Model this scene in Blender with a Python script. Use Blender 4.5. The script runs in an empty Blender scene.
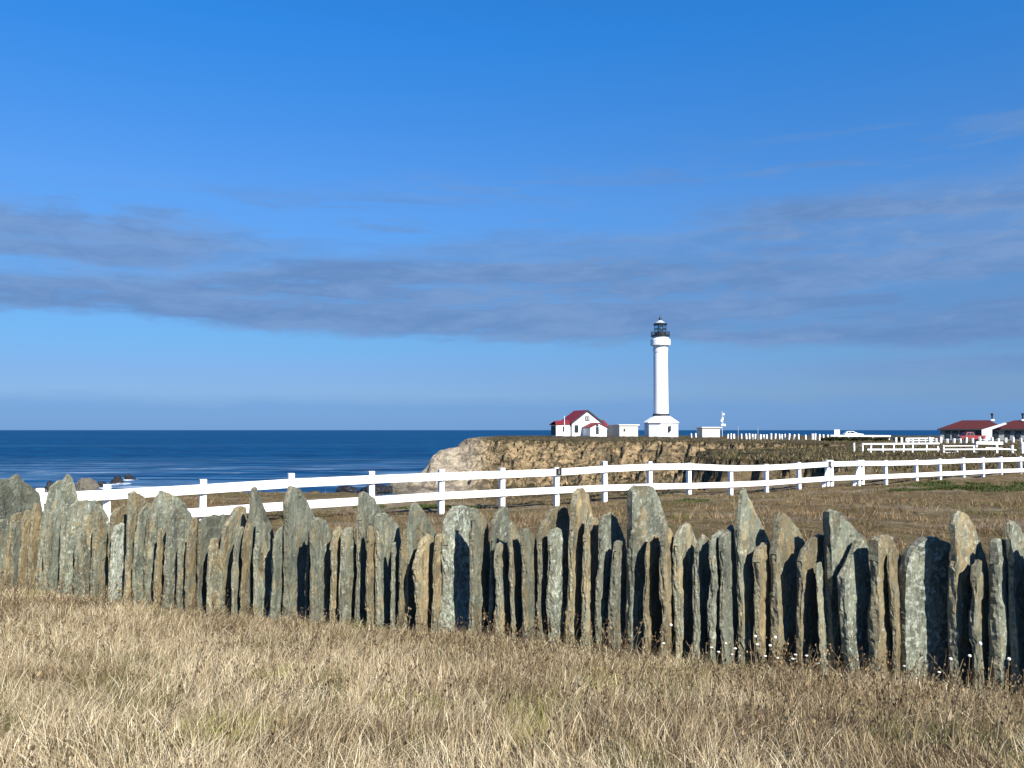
import bpy, bmesh, math, random
import numpy as np
from mathutils import Vector, Matrix
R = math.radians
random.seed(7)
rng = np.random.default_rng(11)
SC = bpy.context.scene
COL = SC.collection

# ---------------------------------------------------------------- camera, sky, sun, exposure
F = 860.0                      # focal length in pixels of a 1024 px wide frame
ZC = 1.7                       # eye height; Z = 0 is the ground at the camera
cam_d = bpy.data.cameras.new('camera')
cam_d.sensor_width = 36.0
cam_d.lens = 36.0 * F / 1024.0
cam_d.clip_start = 0.1
cam_d.clip_end = 120000
cam = bpy.data.objects.new('camera', cam_d)
COL.objects.link(cam)
cam.location = (0, 0, ZC)
cam.rotation_euler = (R(90) + math.atan(46.0 / F), 0, 0)
SC.camera = cam

SUN_EL, SUN_AZ = R(38), R(30)          # azimuth measured from behind the camera (-Y) towards +X
sdir = Vector((math.sin(SUN_AZ) * math.cos(SUN_EL), -math.cos(SUN_AZ) * math.cos(SUN_EL), math.sin(SUN_EL)))
sun_d = bpy.data.lights.new('sun', 'SUN')
sun_d.energy = 5.0
sun_d.angle = R(0.53)
sun_d.color = (1.0, 0.955, 0.88)
sun = bpy.data.objects.new('sun', sun_d)
COL.objects.link(sun)
sun.rotation_euler = (-sdir).to_track_quat('-Z', 'Y').to_euler()
sun.location = (20, -20, 30)

SC.view_settings.view_transform = 'Standard'
SC.view_settings.look = 'None'
SC.view_settings.exposure = 1.0
SC.view_settings.gamma = 1.0
SC.view_settings.use_curve_mapping = False
SC.cycles.max_bounces = 5
SC.cycles.diffuse_bounces = 2
SC.cycles.glossy_bounces = 2
SC.cycles.transparent_max_bounces = 6


class NT:
    """tiny helper to write node trees as expressions"""
    def __init__(s, tree):
        s.t = tree; s.n = tree.nodes; s.l = tree.links

    def put(s, v, sock):
        if isinstance(v, bpy.types.NodeSocket):
            s.l.new(v, sock)
        elif v is not None:
            if isinstance(v, (tuple, list)) and len(v) == 3 and sock.type == 'RGBA':
                v = (*v, 1)
            sock.default_value = v

    def m(s, op, a, b=None, c=None, clamp=False):
        n = s.n.new('ShaderNodeMath'); n.operation = op; n.use_clamp = clamp
        s.put(a, n.inputs[0])
        if b is not None: s.put(b, n.inputs[1])
        if c is not None: s.put(c, n.inputs[2])
        return n.outputs[0]

    def v(s, op, a, b=None):
        n = s.n.new('ShaderNodeVectorMath'); n.operation = op
        s.put(a, n.inputs[0])
        if b is not None: s.put(b, n.inputs[1])
        return n.outputs[0]

    def mapr(s, x, a, b, c=0.0, d=1.0, smooth=True):
        n = s.n.new('ShaderNodeMapRange')
        n.interpolation_type = 'SMOOTHSTEP' if smooth else 'LINEAR'
        for i, q in enumerate((x, a, b, c, d)): s.put(q, n.inputs[i])
        return n.outputs[0]

    def noise(s, vec, scale, detail=4, rough=0.55, dist=0.0, col=False):
        n = s.n.new('ShaderNodeTexNoise')
        s.put(vec, n.inputs['Vector']); n.inputs['Scale'].default_value = scale
        n.inputs['Detail'].default_value = detail; n.inputs['Roughness'].default_value = rough
        n.inputs['Distortion'].default_value = dist
        return n.outputs['Color' if col else 'Fac']

    def voro(s, vec, scale, feature='F1', out='Distance'):
        n = s.n.new('ShaderNodeTexVoronoi'); n.feature = feature
        s.put(vec, n.inputs['Vector']); n.inputs['Scale'].default_value = scale
        return n.outputs[out]

    def mix(s, f, a, b, mode='MIX'):
        n = s.n.new('ShaderNodeMix'); n.data_type = 'RGBA'; n.blend_type = mode
        s.put(f, n.inputs[0]); s.put(a, n.inputs[6]); s.put(b, n.inputs[7])
        return n.outputs[2]

    def xyz(s, vec):
        n = s.n.new('ShaderNodeSeparateXYZ'); s.put(vec, n.inputs[0]); return n.outputs

    def comb(s, x, y, z):
        n = s.n.new('ShaderNodeCombineXYZ')
        for i, q in enumerate((x, y, z)): s.put(q, n.inputs[i])
        return n.outputs[0]

    def scale(s, vec, sc, loc=(0, 0, 0)):
        n = s.n.new('ShaderNodeMapping'); s.put(vec, n.inputs['Vector'])
        n.inputs['Scale'].default_value = sc; n.inputs['Location'].default_value = loc
        return n.outputs[0]

    def bump(s, h, strength=0.5, dist=0.05, normal=None):
        n = s.n.new('ShaderNodeBump'); s.put(h, n.inputs['Height'])
        n.inputs['Strength'].default_value = strength; n.inputs['Distance'].default_value = dist
        if normal is not None: s.put(normal, n.inputs['Normal'])
        return n.outputs[0]

    def attr(s, name, kind='OBJECT', out='Fac'):
        n = s.n.new('ShaderNodeAttribute'); n.attribute_type = kind; n.attribute_name = name
        return n.outputs[out]


# world: Nishita sky with a thin stratus deck far out over the sea
world = bpy.data.worlds.new('World')
SC.world = world
world.use_nodes = True
W = NT(world.node_tree)
W.n.clear()
wo = W.n.new('ShaderNodeOutputWorld')
bg = W.n.new('ShaderNodeBackground')
sky = W.n.new('ShaderNodeTexSky')
sky.sky_type = 'NISHITA'
sky.sun_disc = False
sky.sun_elevation = SUN_EL
sky.sun_rotation = math.pi - SUN_AZ
sky.altitude = 20
sky.air_density = 1.0
sky.dust_density = 0.3
sky.ozone_density = 3.0
gen = W.n.new('ShaderNodeTexCoord').outputs['Generated']
dx, dy, dz = W.xyz(gen)
hyp = W.m('SQRT', W.m('ADD', W.m('MULTIPLY', dx, dx), W.m('MULTIPLY', dy, dy)))
el = W.m('DIVIDE', dz, W.m('MAXIMUM', hyp, 0.001))            # tangent of elevation
az = W.m('ARCTAN2', dx, dy)                                   # 0 along +Y, + to the right
p = W.comb(W.m('MULTIPLY', az, 2.2), W.m('MULTIPLY', el, 11.0), 0.0)
warp = W.noise(p, 1.1, 5, 0.6)
warp2 = W.noise(W.scale(p, (1, 1, 1), (7.3, 2.1, 4)), 3.2, 6, 0.62)
wl = W.m('MULTIPLY', W.m('SUBTRACT', warp, 0.5), 0.085)
warp3 = W.noise(W.comb(W.m('MULTIPLY', az, 9.0), W.m('MULTIPLY', el, 34.0), 5.5), 1.6, 6, 0.65, 0.3)
ws = W.m('ADD', W.m('MULTIPLY', W.m('SUBTRACT', warp2, 0.5), 0.060), W.m('MULTIPLY', W.m('SUBTRACT', warp3, 0.5), 0.040))
elw = W.m('ADD', el, W.m('ADD', wl, ws))
streak = W.noise(W.comb(W.m('MULTIPLY', az, 1.6), W.m('MULTIPLY', el, 30.0), 3.7), 1.2, 6, 0.6, 0.4)
# main deck
lo = W.m('ADD', 0.097, W.m('MULTIPLY', az, -0.034))
hi = W.m('ADD', 0.228, W.m('MULTIPLY', az, 0.100))
lowcut = W.mapr(W.m('SUBTRACT', W.m('ADD', el, W.m('ADD', W.m('MULTIPLY', wl, 0.35), W.m('MULTIPLY', ws, 0.55))), lo), -0.002, 0.016)
hicut = W.mapr(W.m('SUBTRACT', elw, hi), -0.035, 0.015, 1.0, 0.0)
main = W.m('MULTIPLY', W.m('MULTIPLY', lowcut, hicut), W.mapr(W.m('ADD', streak, W.m('ADD', W.m('MULTIPLY', W.m('SUBTRACT', warp2, 0.5), 0.5), W.m('MULTIPLY', W.m('SUBTRACT', warp3, 0.5), 0.7))), 0.38, 0.56, 0.58, 1.0))
# left bank
ax_ = W.m('MULTIPLY', W.m('ADD', az, 0.56), 2.6)
ey_ = W.m('MULTIPLY', W.m('SUBTRACT', elw, 0.205), 24.0)
r1 = W.m('SQRT', W.m('ADD', W.m('MULTIPLY', ax_, ax_), W.m('MULTIPLY', ey_, ey_)))
left = W.m('MULTIPLY', W.mapr(r1, 0.45, 1.15, 1.0, 0.0), W.mapr(streak, 0.28, 0.55, 0.5, 0.95))
# wisps above
wn = W.noise(W.comb(W.m('MULTIPLY', az, 3.0), W.m('MULTIPLY', el, 26.0), 11.0), 1.3, 6, 0.6, 0.5)
wz = W.m('MULTIPLY', W.mapr(el, 0.17, 0.21), W.mapr(W.m('SUBTRACT', el, W.m('MULTIPLY', az, 0.09)), 0.25, 0.34, 1.0, 0.0))
wisp = W.m('MULTIPLY', W.m('MULTIPLY', W.mapr(wn, 0.50, 0.66), wz), 0.55)
# low streak at right
l2 = W.m('ABSOLUTE', W.m('SUBTRACT', W.m('ADD', el, W.m('MULTIPLY', ws, 0.3)), W.m('ADD', 0.064, W.m('MULTIPLY', az, 0.008))))
lowst = W.m('MULTIPLY', W.m('MULTIPLY', W.mapr(l2, 0.002, 0.014, 1.0, 0.0), W.mapr(az, 0.3, 0.48)), 0.55)
cl = W.m('MAXIMUM', W.m('MAXIMUM', main, left), W.m('MAXIMUM', wisp, lowst), clamp=True)
hz = W.m('MULTIPLY', W.m('MULTIPLY', W.mapr(W.m('ADD', el, W.m('MULTIPLY', ws, 0.30)), 0.022, 0.046, 1.0, 0.0), W.mapr(el, -0.012, -0.001)), 0.6)
GRADE = W.mix(1.0, sky.outputs[0], (0.56, 0.86, 1.32), 'MULTIPLY')
ramp = W.n.new('ShaderNodeValToRGB')
W.put(el, ramp.inputs[0])
stops = [(0.0, (.45, .49, .66)), (0.064, (.565, .545, .62)), (0.105, (.58, .66, .655)), (0.17, (.68, .80, .78)), (0.27, (.77, .96, .94)), (0.47, (.39, 1.12, 1.24)), (1.0, (.3, 1.0, 1.2))]
while len(ramp.color_ramp.elements) < len(stops): ramp.color_ramp.elements.new(0.5)
for e_, (p_, c_) in zip(ramp.color_ramp.elements, stops):
    e_.position = p_; e_.color = tuple(q * 0.5 for q in c_) + (1,)
GRADE = W.mix(1.0, GRADE, ramp.outputs[0], 'MULTIPLY')
GRADE = W.mix(1.0, GRADE, (2, 2, 2), 'MULTIPLY')
cloudc = W.mix(W.mapr(W.m('ADD', W.m('MULTIPLY', warp3, 0.5), W.m('MULTIPLY', warp, 0.5)), 0.38, 0.62), (1.12, 2.20, 4.45), (1.65, 2.80, 5.1))
c1 = W.mix(W.m('MULTIPLY', cl, 0.94), GRADE, cloudc)
c2 = W.mix(hz, c1, (1.25, 2.9, 6.0))
W.put(c2, bg.inputs['Color'])
bg.inputs['Strength'].default_value = 0.06
W.l.new(bg.outputs[0], wo.inputs['Surface'])


# ---------------------------------------------------------------- helpers
def px(x, y, Y):
    """pixel of the 1024x768 frame at depth Y -> world point (small pitch ignored: verticals stay vertical)"""
    return Vector(((x - 512) / F * Y, Y, ZC - (y - 430) / F * Y))


def tag(o, label=None, cat=None, group=None, kind=None):
    if label: o['label'] = label
    if cat: o['category'] = cat
    if group: o['group'] = group
    if kind: o['kind'] = kind
    return o


def empty(name, loc, rz=0.0):
    o = bpy.data.objects.new(name, None)
    o.empty_display_size = 0.2
    COL.objects.link(o)
    o.location = loc
    o.rotation_euler = (0, 0, rz)
    return o


def mesh_obj(name, verts, faces, mat, parent=None, smooth=False):
    me = bpy.data.meshes.new(name)
    me.from_pydata([tuple(v) for v in verts], [], faces)
    me.update()
    if mat: me.materials.append(mat)
    if smooth:
        me.polygons.foreach_set('use_smooth', [True] * len(me.polygons))
    o = bpy.data.objects.new(name, me)
    COL.objects.link(o)
    if parent: o.parent = parent
    return o


def big_mesh(name, co, quads, mat, smooth=True, tris=None):
    """numpy arrays -> mesh object"""
    me = bpy.data.meshes.new(name)
    nq = len(quads); nt = 0 if tris is None else len(tris)
    me.vertices.add(len(co)); me.vertices.foreach_set('co', co.astype(np.float32).ravel())
    loops = quads.ravel() if tris is None else np.concatenate([quads.ravel(), tris.ravel()])
    me.loops.add(len(loops)); me.loops.foreach_set('vertex_index', loops.astype(np.int32))
    me.polygons.add(nq + nt)
    starts = np.arange(nq) * 4
    if nt: starts = np.concatenate([starts, nq * 4 + np.arange(nt) * 3])
    me.polygons.foreach_set('loop_start', starts.astype(np.int32))
    if smooth: me.polygons.foreach_set('use_smooth', np.ones(nq + nt, dtype=bool))
    me.update(calc_edges=True)
    me.materials.append(mat)
    o = bpy.data.objects.new(name, me)
    COL.objects.link(o)
    return o


class MB:
    """collects simple solids, links them as one mesh object"""
    def __init__(s): s.bm = bmesh.new()

    def box(s, c, d, rz=0.0, M=None, bev=0.0):
        r = bmesh.ops.create_cube(s.bm, size=1.0)
        vs = r['verts']
        bmesh.ops.scale(s.bm, vec=d, verts=vs)
        T = Matrix.Translation(c) @ Matrix.Rotation(rz, 4, 'Z')
        if M is not None: T = M @ T
        bmesh.ops.transform(s.bm, matrix=T, verts=vs)
        if bev:
            es = list({e for v in vs for e in v.link_edges})
            bmesh.ops.bevel(s.bm, geom=es, offset=bev, segments=2, profile=0.6, affect='EDGES')
        return s

    def beam(s, a, b, w, h, up=Vector((0, 0, 1))):
        a = Vector(a); b = Vector(b); d = (b - a)
        x = d.normalized(); y = up.cross(x)
        if y.length < 1e-4: y = Vector((0, 1, 0)).cross(x)
        y.normalize(); z = x.cross(y)
        M = Matrix((x, y, z)).transposed().to_4x4(); M.translation = (a + b) / 2
        r = bmesh.ops.create_cube(s.bm, size=1.0)
        bmesh.ops.scale(s.bm, vec=(d.length, w, h), verts=r['verts'])
        bmesh.ops.transform(s.bm, matrix=M, verts=r['verts'])
        return s

    def lathe(s, prof, n=24, c=(0, 0, 0), rot=0.0, M=None):
        rings = []
        for (r, z) in prof:
            rings.append([s.bm.verts.new((c[0] + max(r, 1e-4) * math.cos(2 * math.pi * i / n + rot), c[1] + max(r, 1e-4) * math.sin(2 * math.pi * i / n + rot), c[2] + z)) for i in range(n)])
        for k in range(len(rings) - 1):
            for i in range(n):
                j = (i + 1) % n
                s.bm.faces.new((rings[k][i], rings[k][j], rings[k + 1][j], rings[k + 1][i]))
        s.bm.faces.new(list(reversed(rings[0]))); s.bm.faces.new(rings[-1])
        if M is not None:
            bmesh.ops.transform(s.bm, matrix=M, verts=[v for r in rings for v in r])
        return s

    def poly(s, pts, thick=None, M=None):
        """closed solid from lower polygon pts (3D) extruded by vector thick"""
        a = [s.bm.verts.new(p) for p in pts]
        b = [s.bm.verts.new(Vector(p) + Vector(thick)) for p in pts]
        s.bm.faces.new(a); s.bm.faces.new(list(reversed(b)))
        n = len(a)
        for i in range(n):
            j = (i + 1) % n
            s.bm.faces.new((a[j], a[i], b[i], b[j]))
        if M is not None: bmesh.ops.transform(s.bm, matrix=M, verts=a + b)
        return s

    def build(s, name, mat, parent=None, smooth=False):
        bmesh.ops.recalc_face_normals(s.bm, faces=s.bm.faces)
        me = bpy.data.meshes.new(name); s.bm.to_mesh(me); s.bm.free()
        if mat: me.materials.append(mat)
        if smooth: me.polygons.foreach_set('use_smooth', [True] * len(me.polygons))
        o = bpy.data.objects.new(name, me); COL.objects.link(o)
        if parent: o.parent = parent
        return o


def copy_tree(o, parent=None):
    c = o.copy(); COL.objects.link(c)
    c.parent = parent
    for ch in list(o.children): copy_tree(ch, c)
    return c


# numpy noise
_P = rng.random((64, 64, 64)).astype(np.float32)


def vnoise(x, y, z=0.0):
    x = np.asarray(x, dtype=np.float64); y = np.asarray(y, dtype=np.float64); z = np.asarray(z, dtype=np.float64)
    x, y, z = np.broadcast_arrays(x, y, z)
    xi = np.floor(x).astype(np.int64); yi = np.floor(y).astype(np.int64); zi = np.floor(z).astype(np.int64)
    fx = x - xi; fy = y - yi; fz = z - zi
    fx = fx * fx * (3 - 2 * fx); fy = fy * fy * (3 - 2 * fy); fz = fz * fz * (3 - 2 * fz)
    g = lambda a, b, c: _P[(xi + a) & 63, (yi + b) & 63, (zi + c) & 63]
    r = 0
    for a, wa in ((0, 1 - fx), (1, fx)):
        for b, wb in ((0, 1 - fy), (1, fy)):
            for c, wc in ((0, 1 - fz), (1, fz)):
                r = r + wa * wb * wc * g(a, b, c)
    return r


def fbm(x, y, z=0.0, oct=4, gain=0.5, ridged=False):
    s = 0; a = 1.0; t = 0; f = 1.0
    for k in range(oct):
        n = vnoise(np.asarray(x) * f + 17.3 * k, np.asarray(y) * f + 5.1 * k, np.asarray(z) * f + 9.7 * k)
        if ridged: n = 1 - np.abs(2 * n - 1)
        s = s + a * n; t += a; a *= gain; f *= 2.03
    return s / t


# ---------------------------------------------------------------- materials
def new_mat(name):
    m = bpy.data.materials.new(name); m.use_nodes = True
    t = NT(m.node_tree); t.n.clear()
    out = t.n.new('ShaderNodeOutputMaterial'); b = t.n.new('ShaderNodeBsdfPrincipled')
    t.l.new(b.outputs[0], out.inputs['Surface'])
    t.pos = t.n.new('ShaderNodeNewGeometry').outputs['Position']
    t.obj = t.n.new('ShaderNodeTexCoord').outputs['Object']
    t.b = b; t.out = out
    return m, t


def simple_mat(name, col, rough=0.6, var=0.12, scale=3.0, bump=0.1, spec=0.3, metal=0.0, dirt=None):
    m, t = new_mat(name)
    n = t.noise(t.pos, scale, 5, 0.6)
    c = t.mix(n, tuple(x * (1 - var) for x in col), tuple(min(1, x * (1 + var)) for x in col))
    if dirt:
        d = t.noise(t.scale(t.pos, (1, 1, 0.25)), scale * 2.1, 6, 0.7)
        c = t.mix(t.mapr(d, 0.52, 0.8, 0.0, 0.6), c, dirt)
    t.put(c, t.b.inputs['Base Color'])
    t.b.inputs['Roughness'].default_value = rough
    t.b.inputs['Specular IOR Level'].default_value = spec
    t.b.inputs['Metallic'].default_value = metal
    if bump: t.put(t.bump(t.noise(t.pos, scale * 8, 4), bump, 0.02), t.b.inputs['Normal'])
    return m


M = {}
M['white'] = simple_mat('white_paint', (0.80, 0.80, 0.78), 0.6, 0.04, 2.0, 0.1, dirt=(0.55, 0.53, 0.47))
M['fence'] = simple_mat('white_fence_paint', (0.82, 0.82, 0.80), 0.55, 0.05, 4.0, 0.15, dirt=(0.66, 0.64, 0.58))
M['cream'] = simple_mat('cream_wall', (0.47, 0.455, 0.39), 0.7, 0.05, 1.0, 0.1)
M['red_roof'] = simple_mat('red_roof', (0.15, 0.014, 0.020), 0.7, 0.2, 1.5, 0.2, dirt=(0.10, 0.015, 0.018))
M['maroon_roof'] = simple_mat('maroon_roof', (0.065, 0.012, 0.010), 0.7, 0.2, 1.5, 0.2)
M['dark_trim'] = simple_mat('dark_trim', (0.03, 0.035, 0.04), 0.5, 0.1, 3.0, 0.05)
M['glass'] = simple_mat('window_glass', (0.02, 0.03, 0.035), 0.12, 0.1, 1.0, 0.0, spec=0.6)
M['grey_wall'] = simple_mat('grey_wall', (0.27, 0.275, 0.27), 0.7, 0.08, 1.0, 0.1)
M['black_iron'] = simple_mat('black_iron', (0.012, 0.014, 0.017), 0.4, 0.1, 3.0, 0.05, spec=0.5)
M['tyre'] = simple_mat('tyre_rubber', (0.02, 0.02, 0.02), 0.8, 0.1, 3.0, 0.05)
M['red_car'] = simple_mat('red_car_paint', (0.24, 0.04, 0.035), 0.35, 0.08, 2.0, 0.0, spec=0.5)
M['white_car'] = simple_mat('white_car_paint', (0.80, 0.80, 0.80), 0.3, 0.03, 2.0, 0.0, spec=0.5)
M['steel'] = simple_mat('galvanised_steel', (0.5, 0.5, 0.5), 0.45, 0.1, 3.0, 0.05, metal=0.6)
M['sign_black'] = simple_mat('black_sign_face', (0.015, 0.015, 0.015), 0.5, 0.1, 3.0, 0.0)
M['lantern_roof'] = simple_mat('lantern_roof', (0.35, 0.37, 0.38), 0.45, 0.08, 3.0, 0.0)

m, t = new_mat('lantern_glass')
t.n.remove(t.b)
gl = t.n.new('ShaderNodeBsdfGlossy'); gl.inputs['Roughness'].default_value = 0.05
gl.inputs['Color'].default_value = (0.8, 0.9, 0.95, 1)
tr = t.n.new('ShaderNodeBsdfTransparent'); tr.inputs['Color'].default_value = (0.80, 0.90, 0.93, 1)
mx = t.n.new('ShaderNodeMixShader'); mx.inputs[0].default_value = 0.22
t.l.new(tr.outputs[0], mx.inputs[1]); t.l.new(gl.outputs[0], mx.inputs[2]); t.l.new(mx.outputs[0], t.out.inputs['Surface'])
M['lantern_glass'] = m

# slate
m, t = new_mat('slate')
loc = t.n.new('ShaderNodeObjectInfo').outputs['Random']
off = t.v('ADD', t.obj, t.comb(t.m('MULTIPLY', loc, 37.0), t.m('MULTIPLY', loc, 91.0), t.m('MULTIPLY', loc, 13.0)))
n1 = t.noise(off, 2.6, 6, 0.6, 0.6)
n2 = t.noise(t.scale(off, (1, 1, 0.28)), 9.0, 8, 0.74, 0.2)
n3 = t.noise(off, 34.0, 6, 0.75)
base = t.mix(t.mapr(n1, 0.3, 0.7), (0.088, 0.108, 0.092), (0.185, 0.205, 0.175))
base = t.mix(t.mapr(n2, 0.3, 0.75), base, (0.262, 0.270, 0.225))
base = t.mix(t.mapr(n2, 0.48, 0.30, 0.0, 0.65), base, (0.050, 0.058, 0.050))
base = t.mix(t.m('MULTIPLY', t.mapr(n3, 0.42, 0.70), 0.42), base, (0.36, 0.36, 0.30))
rust = t.attr('rust')
rn = t.noise(t.scale(off, (1.3, 1.3, 0.45), (5, 3, 1)), 7.0, 9, 0.72, 0.3)
ramt = t.mapr(t.m('ADD', rn, t.m('MULTIPLY', rust, 0.27)), 0.55, 0.71)
rcol = t.mix(t.noise(off, 11.0, 4), (0.17, 0.112, 0.058), (0.51, 0.385, 0.22))
base = t.mix(t.m('MULTIPLY', ramt, 0.80), base, rcol)
fac = t.n.new('ShaderNodeTexVoronoi'); fac.inputs['Scale'].default_value = 9.0
t.put(t.scale(off, (1, 1, 0.4)), fac.inputs['Vector'])
fv = t.n.new('ShaderNodeRGBToBW'); t.l.new(fac.outputs['Color'], fv.inputs[0])
fm = t.mapr(fv.outputs[0], 0.2, 0.8, 0.72, 1.22, False)
base = t.mix(1.0, base, t.comb(fm, fm, fm), 'MULTIPLY')
chip = t.noise(t.scale(off, (1, 1, 0.5), (3, 8, 1)), 46.0, 5, 0.8)
base = t.mix(t.mapr(chip, 0.56, 0.70, 0.0, 0.55), base, (0.62, 0.60, 0.49))
base = t.mix(t.mapr(chip, 0.44, 0.32, 0.0, 0.65), base, (0.030, 0.034, 0.030))
lich = t.attr('lichen')
ln = t.noise(off, 19.0, 8, 0.8, 0.15)
lamt = t.mapr(t.m('ADD', ln, t.m('MULTIPLY', lich, 0.15)), 0.60, 0.70)
base = t.mix(t.m('MULTIPLY', lamt, 0.85), base, (0.60, 0.64, 0.60))
vein = t.mapr(t.m('ABSOLUTE', t.m('SUBTRACT', t.noise(t.scale(off, (1, 1, .6), (9, 9, 9)), 3.1, 5, 0.6, 1.5), 0.5)), 0.002, 0.012, 0.55, 0.0)

se = t.m('MULTIPLY', t.attr('split_edge', 'GEOMETRY'), t.mapr(t.noise(off, 7.0, 5, 0.7), 0.35, 0.6, 0.25, 0.85))
ec = t.mix(t.mapr(t.noise(t.scale(off, (1, 1, 2.2), (4, 4, 4)), 22.0, 6, 0.8), 0.40, 0.62), (0.16, 0.145, 0.105), (0.52, 0.48, 0.37))
base = t.mix(se, base, ec)
tint = t.attr('tint')
base = t.mix(1.0, base, t.comb(t.m('MULTIPLY', tint, 0.69), t.m('MULTIPLY', tint, 0.695), t.m('MULTIPLY', tint, 0.61)), 'MULTIPLY')
t.put(base, t.b.inputs['Base Color'])
t.b.inputs['Roughness'].default_value = 0.78
t.b.inputs['Specular IOR Level'].default_value = 0.25
crk = t.noise(t.scale(off, (1, 1, 0.22)), 14.0, 8, 0.75, 0.4)
bb = t.bump(t.m('ADD', crk, t.m('MULTIPLY', chip, 0.5)), 1.0, 0.035)
t.put(bb, t.b.inputs['Normal'])
M['slate'] = m

# land: dry turf on the flats, sandy rock on the steep parts
m, t = new_mat('bluff_ground')
geo = t.n.new('ShaderNodeNewGeometry')
nz = t.xyz(geo.outputs['Normal'])[2]
P0 = t.pos
x_, y_, z_ = t.xyz(P0)
ga = t.noise(P0, 0.35, 6, 0.6)
gb = t.noise(P0, 2.6, 7, 0.72)
gc = t.noise(P0, 16.0, 5, 0.75)
turf = t.mix(t.mapr(gb, 0.3, 0.7), (0.043, 0.031, 0.014), (0.170, 0.122, 0.058))
turf = t.mix(t.mapr(ga, 0.40, 0.66, 0.0, 0.65), turf, (0.075, 0.060, 0.026))
turf = t.mix(t.mapr(gc, 0.50, 0.75, 0.0, 0.8), turf, (0.24, 0.185, 0.105))
turf = t.mix(t.mapr(gc, 0.44, 0.26, 0.0, 0.85), turf, (0.026, 0.022, 0.012))
# bare trodden strips
bare = t.mapr(t.m('ABSOLUTE', t.m('SUBTRACT', t.noise(t.scale(P0, (0.25, 1.0, 1.0), (3.0, 1.3, 0)), 0.22, 4, 0.5, 0.6), 0.52)), 0.012, 0.035, 0.7, 0.0)
turf = t.mix(t.m('MULTIPLY', bare, t.mapr(y_, 14.0, 18.0)), turf, (0.17, 0.14, 0.098))
far = t.mapr(y_, 50.0, 80.0)
farc = t.mix(t.mapr(t.noise(t.scale(P0, (0.5, 1, 1)), 0.55, 7, 0.7), 0.34, 0.62), (0.038, 0.034, 0.016), (0.135, 0.105, 0.058))
turf = t.mix(far, turf, farc)
ra = t.noise(t.scale(P0, (1, 1, 1.6)), 0.32, 7, 0.62, 0.5)
rb = t.noise(t.scale(P0, (0.8, 0.8, 1.3)), 0.9, 9, 0.78, 0.6)
rock = t.mix(t.mapr(rb, 0.32, 0.66), (0.09, 0.064, 0.038), (0.66, 0.485, 0.27))
rock = t.mix(t.mapr(ra, 0.52, 0.64, 0.0, 0.75), rock, (0.62, 0.44, 0.24))
rock = t.mix(t.mapr(ra, 0.47, 0.38, 0.0, 0.75), rock, (0.085, 0.078, 0.050))
rock = t.mix(t.mapr(rb, 0.46, 0.39, 0.0, 0.9), rock, (0.024, 0.021, 0.016))
rock = t.mix(t.mapr(t.noise(t.scale(P0, (0.6, 0.6, 1.0), (30, 9, 2)), 0.5, 5, 0.65), 0.55, 0.68, 0.0, 0.6), rock, (0.115, 0.105, 0.075))
# pale rock of the headland's seaward nose
nose = t.m('MULTIPLY', t.mapr(x_, -3.0, -11.0), t.mapr(y_, 140.0, 160.0))
pale = t.mix(t.mapr(rb, 0.35, 0.6), (0.26, 0.21, 0.15), (0.66, 0.57, 0.43))
rock = t.mix(t.m('MULTIPLY', nose, 0.85), rock, pale)
wet = t.mapr(z_, -9.9, -10.7)
rock = t.mix(t.m('MULTIPLY', wet, 0.75), rock, (0.05, 0.042, 0.033))
rl_ = t.noise(t.scale(P0, (1, 1, 1.0), (12, 3, 8)), 0.11, 4, 0.6, 0.8)
rock = t.mix(t.mapr(rl_, 0.50, 0.42, 0.0, 0.45), rock, (0.062, 0.058, 0.036))
steep = t.mapr(t.m('ADD', nz, t.m('MULTIPLY', t.m('SUBTRACT', rb, 0.5), 0.5)), 0.80, 0.68)
lip = t.mapr(t.m('ADD', z_, t.m('MULTIPLY', t.m('SUBTRACT', ra, 0.5), 3.0)), -1.6, -0.9, 0.0, 0.75)
steepc = t.mix(t.m('MULTIPLY', lip, t.mapr(rb, 0.62, 0.42)), rock, (0.075, 0.062, 0.032))
colr = t.mix(steep, turf, steepc)
colr = t.mix(t.m('MULTIPLY', nose, 0.9), colr, rock)
t.put(colr, t.b.inputs['Base Color'])
t.b.inputs['Roughness'].default_value = 0.95
t.b.inputs['Specular IOR Level'].default_value = 0.1
b1 = t.bump(t.m('ADD', gb, t.m('MULTIPLY', gc, 0.4)), 0.8, 0.12)
b2 = t.bump(t.m('MULTIPLY', rb, far), 1.0, 1.6, b1)
t.put(b2, t.b.inputs['Normal'])
M['land'] = m

# sea
m, t = new_mat('sea_water')
x_, y_, z_ = t.xyz(t.pos)
pw = t.scale(t.pos, (0.35, 1.0, 1.0))
w1 = t.noise(pw, 0.16, 8, 0.68, 0.3)
w2 = t.noise(t.scale(t.pos, (0.10, 1.0, 1.0)), 0.010, 5, 0.6)
wc = t.mix(t.mapr(w1, 0.36, 0.64), (0.0004, 0.017, 0.060), (0.002, 0.056, 0.145))
wc = t.mix(t.mapr(w2, 0.48, 0.62, 0.0, 0.55), wc, (0.012, 0.055, 0.115))
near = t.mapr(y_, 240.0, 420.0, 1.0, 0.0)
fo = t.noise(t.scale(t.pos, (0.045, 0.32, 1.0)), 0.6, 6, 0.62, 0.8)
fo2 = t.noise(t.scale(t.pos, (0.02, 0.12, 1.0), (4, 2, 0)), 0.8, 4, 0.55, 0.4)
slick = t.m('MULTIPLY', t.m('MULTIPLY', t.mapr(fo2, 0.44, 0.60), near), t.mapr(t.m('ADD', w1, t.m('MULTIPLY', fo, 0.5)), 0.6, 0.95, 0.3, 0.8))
wc = t.mix(slick, wc, (0.085, 0.165, 0.26))
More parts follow.
